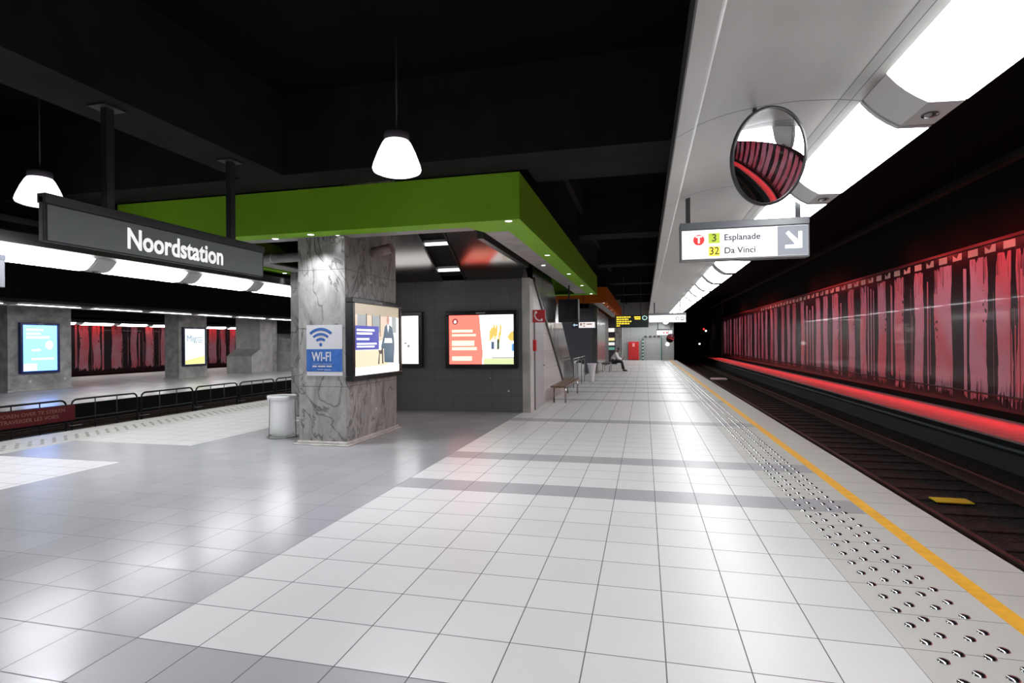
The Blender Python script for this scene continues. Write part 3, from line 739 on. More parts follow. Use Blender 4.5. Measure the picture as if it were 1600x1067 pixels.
for z_, y_, lab in ((3.03+1.05*sl_, 11.05, 'lit tube fitting in the black slot of the sloping ceiling, upper one'), (3.03+0.28*sl_, 11.82, 'lit tube fitting in the black slot of the sloping ceiling, lower one')):
    t = empty('tube_light', (-4.3, y_, z_+0.05), label=lab, cat='tube light')
    MB().tube([(-0.27,0,0),(0.27,0,0)], 0.035, 10).build('tube', mat('glowing_tube', (1,1,1), 0.3, emit=(1,1,1), es=1.6), t)
    MB().box(-0.29,0.29,-0.05,0.05,0.03,0.08).build('tray', ALU, t)
m = MB(); m.box(-2.62, -2.52, 8.5, 12.1, 3.27, 5.0)
tag(m.build('trim_2', mat('dark_edge_trim')), 'dark upstand above the grey lining', 'trim', kind='structure')
# transverse duct through the pillar
t = empty('ventilation_duct', (-5, 8.6, 3.15), label='grey round duct passing behind the top of the WI-FI pillar', cat='duct')
MB().tube([(-2.9,0,-0.02),(0.47,0,0.0)], 0.085, 16).build('left_run', mat('duct_grey', (0.30,0.29,0.28), 0.35, noise=(4,0.2)), t)
MB().tube([(0.472,0,0.0),(0.83,0,0.06)], 0.085, 16).build('end_piece', mat('duct_pinkish', (0.33,0.25,0.22), 0.4), t)
for x in (-2.2,-1.5,-0.9): MB().tube([(x,0,-0.01),(x+0.03,0,-0.01)], 0.093, 16).build('collar', ALU, t)

# door and phone / alarm signs on the stair side wall
dr = empty('door_1', (-2.515, 13.2, 0), label='grey metal door in the pale side wall beside the bench', cat='door'); dr['kind'] = 'structure'
MB().box(-0.01,0.02,-0.55,0.58,0.01,2.08).build('door_leaf', mat('grey_door_paint', (0.36,0.36,0.37), 0.4), dr, bevel=0.004)
MB().tube([(0.02,0.46,1.0),(0.06,0.46,1.0),(0.06,0.36,1.0)], 0.01, 8).build('door_handle', STEEL, dr)
MB().box(-0.005,0.028,-0.60,-0.55,0,2.12).build('door_frame', mat('grey_door_frame', (0.2,0.2,0.2), 0.4), dr)
ph = empty('telephone_sign', (-2.36, 12.42, 2.17), FACE_CAM, 'red square sign with a white telephone handset', 'sign')
MB().box(-0.15,0.15,-0.13,0.16,-0.012,0.012).build('sign_panel', mat('red_sign_face', (0.50,0.03,0.04), 0.4), ph)
arc = [(-0.085+0.0, 0.09), (-0.095, 0.02), (-0.06,-0.05), (0.0,-0.085), (0.06,-0.085)]
m = MB(); m.tube([(p[0], p[1], 0.016) for p in arc], 0.017, 8)
m.tube([(-0.085,0.115,0.016),(-0.045,0.085,0.016)], 0.026, 8); m.tube([(0.075,-0.10,0.016),(0.055,-0.05,0.016)], 0.026, 8)
m.build('handset_symbol', mat('pale_symbol', (0.75,0.72,0.72), 0.5), ph)
MB().box(-0.16,-0.12,0.0,0.03,-0.02,-0.012).build('bracket', ALU, ph)
t = tag(MB().box(-2.50,-2.43,12.40,12.52,1.38,1.64).build('alarm_box', RED_P, bevel=0.01), 'small red alarm box on the corner strip beside the grey door', 'alarm box')

# small white spot markers on walls
for p, lab in (((-3.01,12.095,0.48),'round white wall button low on the dark grey wall'),((-3.44,12.095,0.77),'smaller white wall button just below the red and yellow light box')):
    r_ = 0.022 if p[2] < .5 else 0.013
    o = MB().lathe([(r_,0),(r_*0.8,0.01),(0,0.014)], 12).build('wall_button', WHITE, loc=p, rot=FACE_CAM); tag(o, lab, 'button')
for p, lab in (((-4.527,8.67,0.46),'round white button low on the WI-FI pillar side'),((-4.527,8.52,2.63),'round white button high on the WI-FI pillar side')):
    o = MB().lathe([(0.022,0),(0.018,0.01),(0,0.014)], 12).build('wall_button', WHITE, loc=p, rot=FACE_RIGHT); tag(o, lab, 'button')
for p, lab in (((-21.195,14.9,0.33),'left white button low on the far pillar with the pale blue poster'),((-21.195,16.1,0.36),'right white button low on the far pillar with the pale blue poster')):
    o = MB().lathe([(0.05,0),(0.04,0.01),(0,0.014)], 12).build('wall_button', WHITE, loc=p, rot=FACE_RIGHT); tag(o, lab, 'button')

# ------------------------------------------------------------------ light boxes
def em(name, col, s=1.0): return mat('lit_' + name, (0.05,0.05,0.05), 0.25, emit=col, es=s)
def lightbox(loc, face, w, h, sheet, label, fr=0.085, depth=0.13, es=1.6, frm=None):
    t = empty('advertising_light_box', loc, face, label, 'light box')
    frm = frm or BLACK_GL
    W, H_ = w/2, h/2
    mm = MB()
    mm.box(-W, W, -H_, -H_+fr, 0, depth); mm.box(-W, W, H_-fr, H_, 0, depth); mm.box(-W, -W+fr, -H_+fr, H_-fr, 0, depth); mm.box(W-fr, W, -H_+fr, H_-fr, 0, depth)
    mm.build('frame', frm, t, bevel=0.012)
    MB().box(-W+fr, W-fr, -H_+fr, H_-fr, 0.0, depth-0.03).build('lit_sheet', sheet, t)
    MB().box(-0.11, 0.11, H_-fr*0.68, H_-fr*0.36, depth, depth+0.003).build('maker_plate', mat('grey_plate', (0.3,0.3,0.3), 0.4), t)
    return t, depth-0.029
def flat(parent, name, pts, z, m_):
    mm = MB(); mm.poly([(p[0], p[1], z) for p in pts]); return mm.build(name, m_, parent, recalc=False)
def rect(x0, x1, y0, y1): return [(x0,y0),(x1,y0),(x1,y1),(x0,y1)]
def lines(parent, name, rects, z, m_):
    mm = MB()
    for r_ in rects: mm.poly([(p[0],p[1],z) for p in rect(*r_)])
    return mm.build(name, m_, parent, recalc=False)

# box A on the pillar side: a photo of a person standing indoors
A_, z = lightbox((-4.53, 8.585, 1.66), FACE_RIGHT, 1.78, 1.32, em('warm_white', (1.0,0.93,0.84), 1.35), 'black framed light box on the pillar side showing a standing man in blue')
flat(A_, 'picture_ceiling', rect(-0.805, 0.805, 0.40, 0.575), z+0.001, em('cream_brown', (0.72,0.60,0.44), 0.75))
flat(A_, 'picture_wall', rect(-0.805, 0.33, -0.02, 0.40), z+0.001, em('pale_peach', (1.0,0.80,0.62), 0.85))
for i, (a, b_) in enumerate(((-0.70,-0.42),(-0.22,0.06),(0.52,0.70))): flat(A_, 'picture_window', rect(a, b_, 0.12, 0.40), z+0.0015, em('dull_grey_blue', (0.55,0.6,0.62), 0.7))
lines(A_, 'picture_mullion', [(-0.42,-0.39,0.0,0.42),(0.06,0.085,0.05,0.42),(-0.22,-0.20,0.1,0.40)], z+0.002, em('dark_brown', (0.12,0.10,0.09), 0.5))
flat(A_, 'picture_floor', rect(-0.805, 0.35, -0.45, -0.18), z+0.0015, em('pale_yellow', (1.0,0.86,0.60), 1.0))
flat(A_, 'picture_footer', rect(-0.805, 0.805, -0.575, -0.45), z+0.002, em('white', (1,1,1), 2.2))
flat(A_, 'blue_text_panel', rect(-0.77, 0.02, -0.17, 0.22), z+0.003, em('blue', (0.10,0.12,0.62), 0.8))
lines(A_, 'printed_text', [(-0.72,-0.14,0.135,0.165),(-0.72,-0.22,0.08,0.11),(-0.72,-0.32,-0.01,0.02),(-0.72,-0.06,-0.085,-0.06),(-0.72,-0.14,-0.13,-0.105)], z+0.004, em('white', (1,1,1), 2.2))
flat(A_, 'figure_coat', [(0.22,-0.40),(0.20,-0.15),(0.13,-0.20),(0.10,-0.12),(0.19,0.05),(0.24,0.22),(0.33,0.27),(0.40,0.27),(0.52,0.22),(0.60,0.05),(0.62,-0.12),(0.58,-0.42)], z+0.004, em('slate_blue', (0.06,0.16,0.26), 0.7))
flat(A_, 'figure_shirt', [(0.33,0.26),(0.37,0.12),(0.41,0.26)], z+0.005, em('white', (1,1,1), 2.2))
flat(A_, 'figure_apron', [(0.24,0.02),(0.50,0.02),(0.53,-0.06),(0.22,-0.06)], z+0.005, em('white', (1,1,1), 2.2))
flat(A_, 'figure_head', [(0.365+0.055*math.cos(a*PI/6), 0.34+0.08*math.sin(a*PI/6)) for a in range(12)], z+0.005, em('skin_print', (0.75,0.38,0.30), 0.8))
flat(A_, 'figure_dog', [(-0.02,-0.42),(0.02,-0.24),(0.0,-0.18),(0.08,-0.19),(0.17,-0.12),(0.18,-0.42),(0.13,-0.42),(0.12,-0.25),(0.05,-0.25),(0.03,-0.42)], z+0.0045, em('dark_brown', (0.12,0.10,0.09), 0.5))

# box B on the kiosk wall: red panel left, flowers right
B_, z = lightbox((-3.625, 12.1, 1.655), FACE_CAM, 1.72, 1.31, em('white', (1,1,1), 2.2), 'black framed light box on the grey wall, half red and half white with yellow flowers', fr=0.095)
flat(B_, 'red_panel', [(-0.765,-0.56),(0.02,-0.56),(0.04,-0.30),(0.0,0.1),(-0.04,0.56),(-0.765,0.56)], z+0.001, em('salmon', (1.0,0.12,0.09), 2.6))
lines(B_, 'printed_text', [(-0.70,-0.20,0.17,0.23),(-0.70,-0.12,0.08,0.13),(-0.70,-0.16,-0.14,-0.02),(-0.70,-0.10,-0.24,-0.17),(-0.70,-0.22,-0.48,-0.38)], z+0.002, em('cream', (1.0,0.55,0.40), 2.2))
m = MB(); 
for k in range(16):
    a0, a1 = 2*PI*k/16, 2*PI*(k+1)/16
    m.poly([(-0.62+0.068*math.cos(a0), 0.42+0.068*math.sin(a0), z+0.003), (-0.62+0.068*math.cos(a1), 0.42+0.068*math.sin(a1), z+0.003), (-0.62+0.042*math.cos(a1), 0.42+0.042*math.sin(a1), z+0.003), (-0.62+0.042*math.cos(a0), 0.42+0.042*math.sin(a0), z+0.003)])
m.build('round_emblem', em('near_black', (0.05,0.03,0.04), 0.5), B_, recalc=False)
flat(B_, 'emblem_tail', [(-0.655,0.375),(-0.585,0.375),(-0.60,0.45),(-0.63,0.44)], z+0.0025, em('white', (1,1,1), 2.2))
YF = em('flower_yellow', (1.0,0.72,0.16), 0.95); rr_ = random.Random(5)
for k in range(9):
    cx, cy = 0.22+0.03*k, 0.02+rr_.uniform(-0.14,0.2); flat(B_, 'printed_flower', [(cx-0.03,cy-0.13),(cx+0.012,cy-0.12),(cx+0.03,cy+0.11),(cx-0.01,cy+0.15)], z+0.002+0.0002*k, YF)
flat(B_, 'printed_flower', [(0.62,0.06),(0.70,0.17),(0.765,0.19),(0.765,-0.03),(0.68,-0.03)], z+0.002, YF)
lines(B_, 'printed_vase', [(0.24,0.31,-0.22,-0.05)], z+0.0045, em('steel_blue', (0.15,0.24,0.42), 0.6))
lines(B_, 'printed_vase', [(0.38,0.43,-0.22,0.0)], z+0.0045, em('leaf_green', (0.08,0.16,0.07), 0.6))
lines(B_, 'printed_vase', [(0.715,0.765,-0.26,-0.1)], z+0.0045, em('sky_blue', (0.2,0.5,1.0), 0.9))
lines(B_, 'printed_table_edge', [(0.25,0.765,-0.425,-0.405)], z+0.003, em('near_black', (0.05,0.03,0.04), 0.5))
lines(B_, 'printed_base', [(0.06,0.765,-0.56,-0.43)], z+0.001, em('lime_white', (0.85,1.0,0.5), 1.0))
# box C behind the pillar
C_, z = lightbox((-5.92, 12.1, 1.665), FACE_CAM, 1.72, 1.31, em('white', (1,1,1), 2.2), 'mostly blank white light box partly hidden behind the pillar', fr=0.095)
lines(C_, 'printed_speck', [(0.40,0.47,-0.10,-0.06),(0.48,0.54,-0.18,-0.11)], z+0.002, em('soft_grey', (0.5,0.5,0.5), 0.7))
# far posters
D_, z = lightbox((-21.2, 15.18, 1.52), FACE_RIGHT, 1.32, 1.80, em('pale_cyan', (0.11,0.30,1.0), 4.5), 'pale blue lit poster on the nearer far-platform pillar', frm=mat('blue_black_frame', (0.008,0.02,0.12), 0.3))
lines(D_, 'printed_text', [(-0.45,0.1,0.62,0.68),(-0.45,0.0,0.48,0.54),(-0.45,0.3,0.34,0.42),(-0.3,0.45,-0.42,-0.36),(-0.28,0.0,-0.10,-0.05)], z+0.002, em('white', (1,1,1), 2.2))
flat(D_, 'white_spot', [(0.30+0.13*math.cos(a*PI/6), 0.1+0.16*math.sin(a*PI/6)) for a in range(12)], z+0.002, em('white', (1,1,1), 2.2))
flat(D_, 'white_spot', rect(-0.56,-0.12,-0.80,-0.55), z+0.002, em('cream_white', (1.0,0.97,0.85), 1.3))
E2, z = lightbox((-21.2, 22.15, 1.50), FACE_RIGHT, 1.38, 1.86, em('cool_white', (0.88,0.97,1.0), 1.3), 'white lit poster with grey-blue word on the second far-platform pillar', frm=mat('navy_frame', (0.01,0.012,0.05), 0.3))
flat(E2, 'yellow_foot', [(-0.59,-0.84),(0.59,-0.84),(0.59,-0.45),(-0.59,-0.66)], z+0.002, em('lemon', (1.0,0.95,0.35), 1.1))
text('printed_word', 'Mig', 0.42, em('faded_blue', (0.25,0.45,0.60), 0.8), E2, (-0.50, 0.37, z+0.003), align='LEFT')
lines(E2, 'printed_text', [(0.12,0.46,0.42,0.45),(0.12,0.46,0.30,0.33),(0.2,0.46,0.2,0.23)], z+0.003, em('faded_blue', (0.25,0.45,0.60), 0.8))

# Wi-Fi poster
wf = empty('wifi_poster', (-4.895, 7.692, 1.49), FACE_CAM, 'white and blue WI-FI poster on the front of the stone pillar', 'poster')
WP = mat('poster_white', (0.62,0.62,0.64), 0.4); BP = mat('poster_blue', (0.035,0.13,0.42), 0.35, noise=(7,0.25))
MB().box(-0.315,0.315,-0.40,0.40,-0.005,0.003).build('paper', WP, wf)
MB().box(-0.315,0.315,-0.335,0.02,0.003,0.005).build('blue_field', BP, wf)
BP2 = mat('symbol_blue', (0.03,0.11,0.36), 0.35)
cx, cy = -0.06, 0.08
for r0, r1, h_ in ((0.085,0.125,44),(0.165,0.205,44),(0.245,0.29,44)):
    n = 18; o_ = [(cx+r1*math.sin(R(-h_+2*h_*k/n)), cy-0.0+r1*math.cos(R(-h_+2*h_*k/n))*0.95) for k in range(n+1)]
    i_ = [(cx+r0*math.sin(R(-h_+2*h_*k/n)), cy+r0*math.cos(R(-h_+2*h_*k/n))*0.95) for k in range(n, -1, -1)]
    MB().prism(o_ + i_, 'Z', 0.003, 0.006).build('wifi_wave', BP2, wf)
MB().prism([(cx+0.026*math.cos(k*PI/6), cy+0.01+0.03*math.sin(k*PI/6)) for k in range(12)], 'Z', 0.003, 0.006).build('wifi_dot', BP2, wf)
text('lettering', 'WI-FI', 0.20, WP, wf, (-0.22, -0.105, 0.006), bold=0.003, sx=0.74)
MB().box(-0.21,0.14,-0.218,-0.214,0.005,0.007).build('printed_rule', WP, wf)
lines(wf, 'small_print', [(-0.21,-0.13,-0.262,-0.24),(-0.11,0.02,-0.262,-0.24),(0.04,0.13,-0.262,-0.24),(-0.12,-0.02,-0.305,-0.297),(0.0,0.12,-0.31,-0.302)], 0.0065, WP)

# ------------------------------------------------------------------ hanging signs
SIGNFACE = mat('dark_sign_face', (0.20,0.23,0.235), 0.45, spec=0.35)
ns = empty('station_name_sign', (-5.0, 5.03, 2.68), FACE_RIGHT, 'long dark hanging sign reading Noordstation in white', 'sign')
MB().box(-1.40,1.40,-0.18,0.21,-0.055,-0.004).build('sign_box', DARKP, ns, bevel=0.006)
MB().box(-1.37,1.37,-0.165,0.14,-0.004,0.004).build('sign_face', SIGNFACE, ns)
MB().box(-1.40,1.40,0.15,0.235,-0.075,0.02).build('top_rail', mat('sign_top_metal', (0.03,0.033,0.04), 0.35), ns, bevel=0.006)
text('lettering', 'Noordstation', 0.285, mat('white_lettering', (0.8,0.8,0.8), 0.4, emit=(1,1,1), es=0.7), ns, (-0.63, -0.025, 0.005), bold=0.007, extrude=0.001, sx=0.82)
for x in (-0.79, 0.83):
    p_ = MB().box(x-0.04, x+0.04, 0.235, 1.215, -0.065, 0.005).build('hanging_post', DARKP, ns)
    MB().box(x-0.11, x+0.11, 1.20, 1.219, -0.14, 0.07).build('mount_plate', DARKP, p_)

def small_sign(loc, w, h, label, name='direction_sign', posts=(0.1,0.9), ph=0.4, dep=0.14, glow=1.25):
    t = empty(name, loc, FACE_CAM, label, 'sign')
    MB().box(-w/2, w/2, -h/2, h/2+0.0, -dep, 0.0).build('sign_case', mat('sign_case_grey', (0.16,0.17,0.18), 0.4), t, bevel=0.005)
    MB().box(-w/2, w/2, h/2, h/2+0.07, -dep-0.01, 0.01).build('top_rail', mat('sign_rail_grey', (0.13,0.14,0.16), 0.3), t, bevel=0.004)
    MB().box(-w/2+0.018, w/2-0.018, -h/2+0.018, h/2-0.012, 0.0, 0.006).build('lit_face', mat('lit_sign_face%d' % int(glow*100), (0.5,0.5,0.5), 0.3, emit=(1,0.99,0.98), es=glow*0.72), t)
    for p in posts:
        x = -w/2 + w*p; MB().box(x-0.022, x+0.022, h/2+0.07, h/2+0.07+ph, -0.10, -0.055).build('hanging_post', DARKP, t)
    return t
es_ = small_sign((0.985, 5.98, 2.585), 1.23, 0.325, 'white hanging sign listing trams 3 Esplanade and 32 Da Vinci with arrow', posts=(0.07,0.93), ph=0.36, glow=1.25)
RD = mat('sign_red', (0.6,0.03,0.03), 0.4, emit=(1,0.05,0.05), es=0.55); GN = mat('sign_lime', (0.4,0.5,0.03), 0.4, emit=(0.55,0.75,0.06), es=0.5); YL = mat('sign_yellow', (0.7,0.6,0.05), 0.4, emit=(1,0.82,0.08), es=0.7)
TXT = mat('sign_mauve_text', (0.03,0.025,0.04), 0.6, emit=(0.4,0.35,0.5), es=0.16, spec=0.0); OLV = mat('sign_olive_text', (0.05,0.06,0.01), 0.5, emit=(0.15,0.16,0.01), es=0.2); GW = mat('sign_glow_white', (0.8,0.8,0.8), 0.5, emit=(1,1,1), es=1.2)
ROW1, ROW2 = 0.062, -0.072
MB().prism([(-0.43+0.055*math.cos(k*PI/12), ROW1-0.012+0.055*math.sin(k*PI/12)) for k in range(24)], 'Z', 0.006, 0.009).build('red_disc', RD, es_)
text('lettering', 'T', 0.10, GW, es_, (-0.43, ROW1-0.012, 0.0095), align='CENTER', bold=0.003)
MB().box(-0.335,-0.225,ROW1-0.052,ROW1+0.052,0.006,0.009).build('lime_square', GN, es_)
MB().box(-0.335,-0.225,ROW2-0.050,ROW2+0.050,0.006,0.009).build('yellow_square', YL, es_)
text('lettering', '3', 0.11, OLV, es_, (-0.28, ROW1, 0.0095), align='CENTER', bold=0.001)
text('lettering', '32', 0.11, OLV, es_, (-0.28, ROW2, 0.0095), align='CENTER', bold=0.001, sx=0.9)
text('lettering', 'Esplanade', 0.088, TXT, es_, (-0.185, ROW1, 0.0065), bold=0.0015)
text('lettering', 'Da Vinci', 0.088, TXT, es_, (-0.185, ROW2, 0.0065), bold=0.0015)
MB().box(0.32,0.595,-0.142,0.148,0.006,0.009).build('grey_arrow_field', mat('sign_grey_field', (0.12,0.13,0.15), 0.5, emit=(0.75,0.8,0.9), es=0.33, spec=0.2), es_)
MB().prism([(0.395,0.075),(0.42,0.10),(0.51,0.005),(0.51,0.09),(0.545,0.09),(0.545,-0.075),(0.39,-0.075),(0.39,-0.04),(0.485,-0.04)], 'Z', 0.009, 0.011).build('arrow', GW, es_)

# convex mirror
cm = empty('convex_mirror', (0.80, 3.85, 2.785), label='round convex mirror hanging from the right canopy', cat='mirror')
cm.rotation_euler = (Matrix.Rotation(R(34), 3, 'Z') @ Matrix.Rotation(R(90+14), 3, 'X')).to_euler()
prof = [(0.395*math.sin(k/14*PI/2*0.98)**1, 0.0) for k in range(15)]
Rc = 0.85; rim = 0.295
prof = [(rim*k/14, math.sqrt(Rc*Rc-(rim*k/14)**2) - math.sqrt(Rc*Rc-rim*rim)) for k in range(15)]
MB().lathe(prof[::-1], 48).build('mirror_glass', mat('mirror_surface', (0.80,0.80,0.82), 0.01, 1.0), cm)
MB().lathe([(rim-0.004,0.006),(rim+0.012,0.008),(rim+0.016,-0.01),(rim,-0.03),(rim-0.02,-0.03),(rim-0.004,0.006)], 48).build('rim', mat('dark_mirror_rim', (0.03,0.03,0.035), 0.35), cm)
MB().lathe([(rim-0.01,-0.02),(0.2,-0.05),(0,-0.06)], 32).build('back_shell', mat('grey_back_shell', (0.25,0.25,0.25), 0.5), cm)
MB().tube([(0,0,-0.05),(0,0.04,-0.13),(0.0,0.36,-0.22)], 0.014, 8).build('bracket', DARKP, cm)

# white sign at the left picture edge
ls = small_sign((-8.87, 5.45, 2.56), 1.22, 0.36, 'edge of a white hanging sign at the left border of the picture', posts=(0.15,0.85), ph=0.30, dep=0.06)
lines(ls, 'pink_print', [(0.38,0.52,0.03,0.05),(0.38,0.5,-0.08,-0.06)], 0.008, mat('sign_pink', (0.6,0.3,0.35), 0.5, emit=(1,0.5,0.6), es=0.5))

# departure board and white sign further on
lb = empty('departure_board', (-0.485, 22, 2.36), FACE_CAM, 'black departure board with yellow lines of text', 'display board')
MB().box(-0.64,0.64,-0.24,0.24,-0.2,0).build('case', mat('black_green_case', (0.012,0.02,0.018), 0.3), lb, bevel=0.01)
LY = mat('led_yellow', (0.1,0.08,0), 0.5, emit=(1.0,0.72,0.05), es=1.3)
rr_ = random.Random(9)
for k in range(5):
    x = -0.58; rs = []
    end = (-0.04, -0.12, 0.0, -0.08, -0.45)[k]
    while x < end: w_ = rr_.uniform(0.05,0.12); rs.append((x, min(x+w_, end), 0.145-0.085*k, 0.195-0.085*k)); x += w_+0.018
    lines(lb, 'led_text', rs, 0.003, LY)
lines(lb, 'led_text', [(0.10,0.34,0.14,0.19),(0.12,0.34,0.07,0.12)], 0.003, LY)
m = MB()
for k in range(12):
    a0, a1 = 2*PI*k/12, 2*PI*(k+1)/12
    m.poly([(0.50+0.10*math.cos(a0),0.13+0.09*math.sin(a0),0.003),(0.50+0.10*math.cos(a1),0.13+0.09*math.sin(a1),0.003),(0.50+0.07*math.cos(a1),0.13+0.06*math.sin(a1),0.003),(0.50+0.07*math.cos(a0),0.13+0.06*math.sin(a0),0.003)])
m.build('round_symbol', mat('pale_teal', (0.3,0.5,0.45), 0.5, emit=(0.5,0.8,0.75), es=0.8), lb, recalc=False)
for x in (-0.3, 0.35): MB().box(x-0.012,x+0.012,0.24,1.8,-0.11,-0.09).build('hanging_rod', DARKP, lb)
ws = small_sign((0.86, 22, 2.44), 1.40, 0.30, 'wide white hanging sign beside the departure board', posts=(0.16,0.85), ph=0.45, glow=1.1)
lines(ws, 'pictogram', [(0.32,0.43,-0.07,0.06),(0.50,0.62,-0.07,0.06)], 0.008, mat('sign_dark_grey', (0.1,0.1,0.1), 0.5, emit=(0.2,0.2,0.22), es=0.6))
lines(ws, 'pictogram', [(0.345,0.405,-0.045,0.035),(0.525,0.595,-0.03,0.035)], 0.009, mat('sign_pale', (0.7,0.75,0.7), 0.5, emit=(0.9,0.95,0.85), es=0.9))
ws2 = small_sign((1.06, 31, 2.02), 0.85, 0.28, 'small white hanging sign with red ring symbols far down the platform', posts=(0.1,0.9), ph=0.9, glow=1.1)
lines(ws2, 'red_symbol', [(-0.06,0.0,-0.05,0.05),(0.10,0.18,-0.05,0.05)], 0.008, RD)
fm = empty('convex_mirror', (1.35, 30.6, 1.72), label='small dark red-looking mirror below the far white sign', cat='mirror')
fm.rotation_euler = (Matrix.Rotation(R(30), 3, 'Z') @ Matrix.Rotation(R(100), 3, 'X')).to_euler()
MB().lathe([(0.24*k/8, math.sqrt(1-(0.24*k/8)**2)-math.sqrt(1-.0576)) for k in range(8,-1,-1)], 24).build('mirror_glass', mat('mirror_surface'), fm)
MB().lathe([(0.235,0.004),(0.25,0.0),(0.22,-0.03),(0,-0.05)], 24).build('back_shell', mat('dark_mirror_rim'), fm)
o = MB().tube([(0,0,-0.04),(0,0.1,-0.2),(0,0.45,-0.24)], 0.012, 6).build('bracket', DARKP, fm)
# black hanging screen and blue-grey arrow sign near the stairs
tv = empty('hanging_screen', (-2.16, 16, 2.50), FACE_CAM, 'black hanging screen box seen beside the steel stair cladding', 'screen')
MB().box(-0.30,0.29,-0.34,0.34,-0.35,0).build('case', mat('black_case', (0.008,0.009,0.01), 0.5), tv, bevel=0.01)
MB().box(-0.27,0.26,-0.24,0.31,0,0.004).build('dark_panel', mat('off_screen', (0.006,0.008,0.012), 0.15), tv)
MB().box(-0.02,0.02,0.34,0.75,-0.2,-0.16).build('hanging_post', DARKP, tv)
ar = empty('direction_sign', (-2.14, 20, 2.19), FACE_CAM, 'small dark and white sign with a left arrow beyond the screen', 'sign')
MB().box(-0.42,0.42,-0.12,0.11,-0.1,0).build('sign_case', mat('navy_case', (0.03,0.04,0.07), 0.4), ar)
MB().box(-0.18,0.40,-0.105,0.10,0,0.004).build('lit_face', mat('lit_sign_face_pale', (0.6,0.6,0.6), 0.4, emit=(1,0.93,0.93), es=0.8), ar)
MB().prism([(-0.40,0.0),(-0.33,0.06),(-0.33,0.02),(-0.22,0.02),(-0.22,-0.02),(-0.33,-0.02),(-0.33,-0.06)], 'Z', 0.0, 0.004).build('arrow', mat('arrow_blue_white', (0.6,0.7,0.8), 0.4, emit=(0.6,0.8,1), es=0.6), ar)
lines(ar, 'printed_text', [(-0.14,-0.06,-0.03,0.07),(-0.02,0.05,0.02,0.07),(0.10,0.30,0.0,0.05),(-0.02,0.05,-0.07,-0.02)], 0.006, mat('sign_brown', (0.25,0.15,0.12), 0.5, emit=(0.6,0.4,0.25), es=0.4))
MB().box(-0.01,0.01,0.11,2.80,-0.06,-0.04).build('hanging_rod', DARKP, ar)

# ------------------------------------------------------------------ pendants
def pendant_proto():
    t = empty('pendant_lamp', (0,0,0), label='x', cat='pendant lamp', group='pendant lamps under the black ceiling')
    sh = mat('glowing_glass_shade', (0.9,0.9,0.9), 0.3, emit=(0.96,0.93,1.0), es=2.2)
    MB().lathe([(0.13,0.30),(0.155,0.265),(0.20,0.17),(0.245,0.05),(0.257,0.0),(0.247,-0.025),(0.20,-0.045),(0.10,-0.055),(0,-0.058)], 36).build('glass_shade', sh, t)
    MB().lathe([(0,0.40),(0.09,0.40),(0.125,0.385),(0.135,0.36),(0.135,0.30),(0.13,0.29)], 28).build('cap', mat('smoky_cap', (0.12,0.11,0.13), 0.3), t)
    MB().tube([(0,0,0.39),(0,0,1.53)], 0.008, 6).build('cable', mat('grey_cable', (0.1,0.1,0.1), 0.6), t)
    return t
pp = pendant_proto()
spots = [(-2.55,5.4,3.45,'glowing white bell-shaped pendant lamp in front of the green box'), (-7.52,5.42,3.45,'glowing white pendant lamp behind the left end of the name sign'),
         (-2.55,-0.6,3.45,'pendant lamp above and behind the viewpoint'), (-6.6,-0.6,3.45,'pendant lamp above the left part of the platform'), (-6.8,4.6,3.45,'x')]
for i, (x, y, z_, lab) in enumerate(spots[:4]):
    o = pp if i == 0 else dup(pp, (x,y,z_))
    o.location = (x, y, z_); o['label'] = lab
    pass
    l = bpy.data.lights.new('pendant_glow', 'SPOT'); l.spot_size = R(150); l.spot_blend = 0.6; l.energy = L_PENDANT; l.shadow_soft_size = 0.2; l.color = (0.93,0.93,1.0)
    lo = bpy.data.objects.new('pendant_glow', l); COL.objects.link(lo); lo.location = (x, y, z_ - 0.10)

# ------------------------------------------------------------------ bins
def bin_(loc, h, r, label, lean=0.0):
    t = empty('bag_bin', loc, label=label, cat='litter bin')
    BAG = mat('milky_bag_film', (0.95,0.96,0.97), 0.5, trans=0.2, alpha=0.78)
    mm = MB(); prof = [(r*0.3, 0.05), (r*0.7,0.04), (r*0.92,0.10), (r*0.90,h*0.4), (r*0.90,h*0.75), (r*0.93,h*0.97)]
    n = 28; rings = []
    rn = random.Random(4)
    for pr, pz in prof: rings.append([mm.bm.verts.new(((pr*(1+0.035*math.sin(5*a+pz*4)+rn.uniform(-.012,.012)))*math.cos(a), pr*(1+0.035*math.sin(5*a+pz*4))*math.sin(a), pz)) for a in [2*PI*k/n for k in range(n)]])
    for A, B in zip(rings, rings[1:]):
        for k in range(n): f = mm.bm.faces.new((A[k],A[(k+1)%n],B[(k+1)%n],B[k])); f.smooth = True
    mm.build('bag', BAG, t)
    # folded-over collar of the bag
    mm = MB(); mm.lathe([(r*1.0,h*0.90),(r*1.06,h*0.965),(r*1.04,h*1.0),(r*0.96,h*1.0),(r*0.95,h*0.97)], 28); mm.build('bag_collar', mat('white_bag_fold', (0.8,0.8,0.8), 0.4), t)
    MB().tube([(r*1.01*math.cos(2*PI*k/28), r*1.01*math.sin(2*PI*k/28), h*0.975) for k in range(28)], 0.008, 6, closed=True).build('top_ring', STEEL, t)
    MB().tube([(r*1.08*math.cos(2*PI*k/28), r*1.08*math.sin(2*PI*k/28), 0.02) for k in range(28)], 0.009, 6, closed=True).build('base_ring', mat('grey_bin_wire', (0.2,0.2,0.2), 0.35, 0.8), t)
    for a in (R(10), R(130), R(250)):
        MB().tube([(r*1.08*math.cos(a), r*1.08*math.sin(a), 0.02), (r*1.01*math.cos(a), r*1.01*math.sin(a), h*0.975)], 0.007, 6).build('upright', mat('grey_bin_wire'), t)
    return t
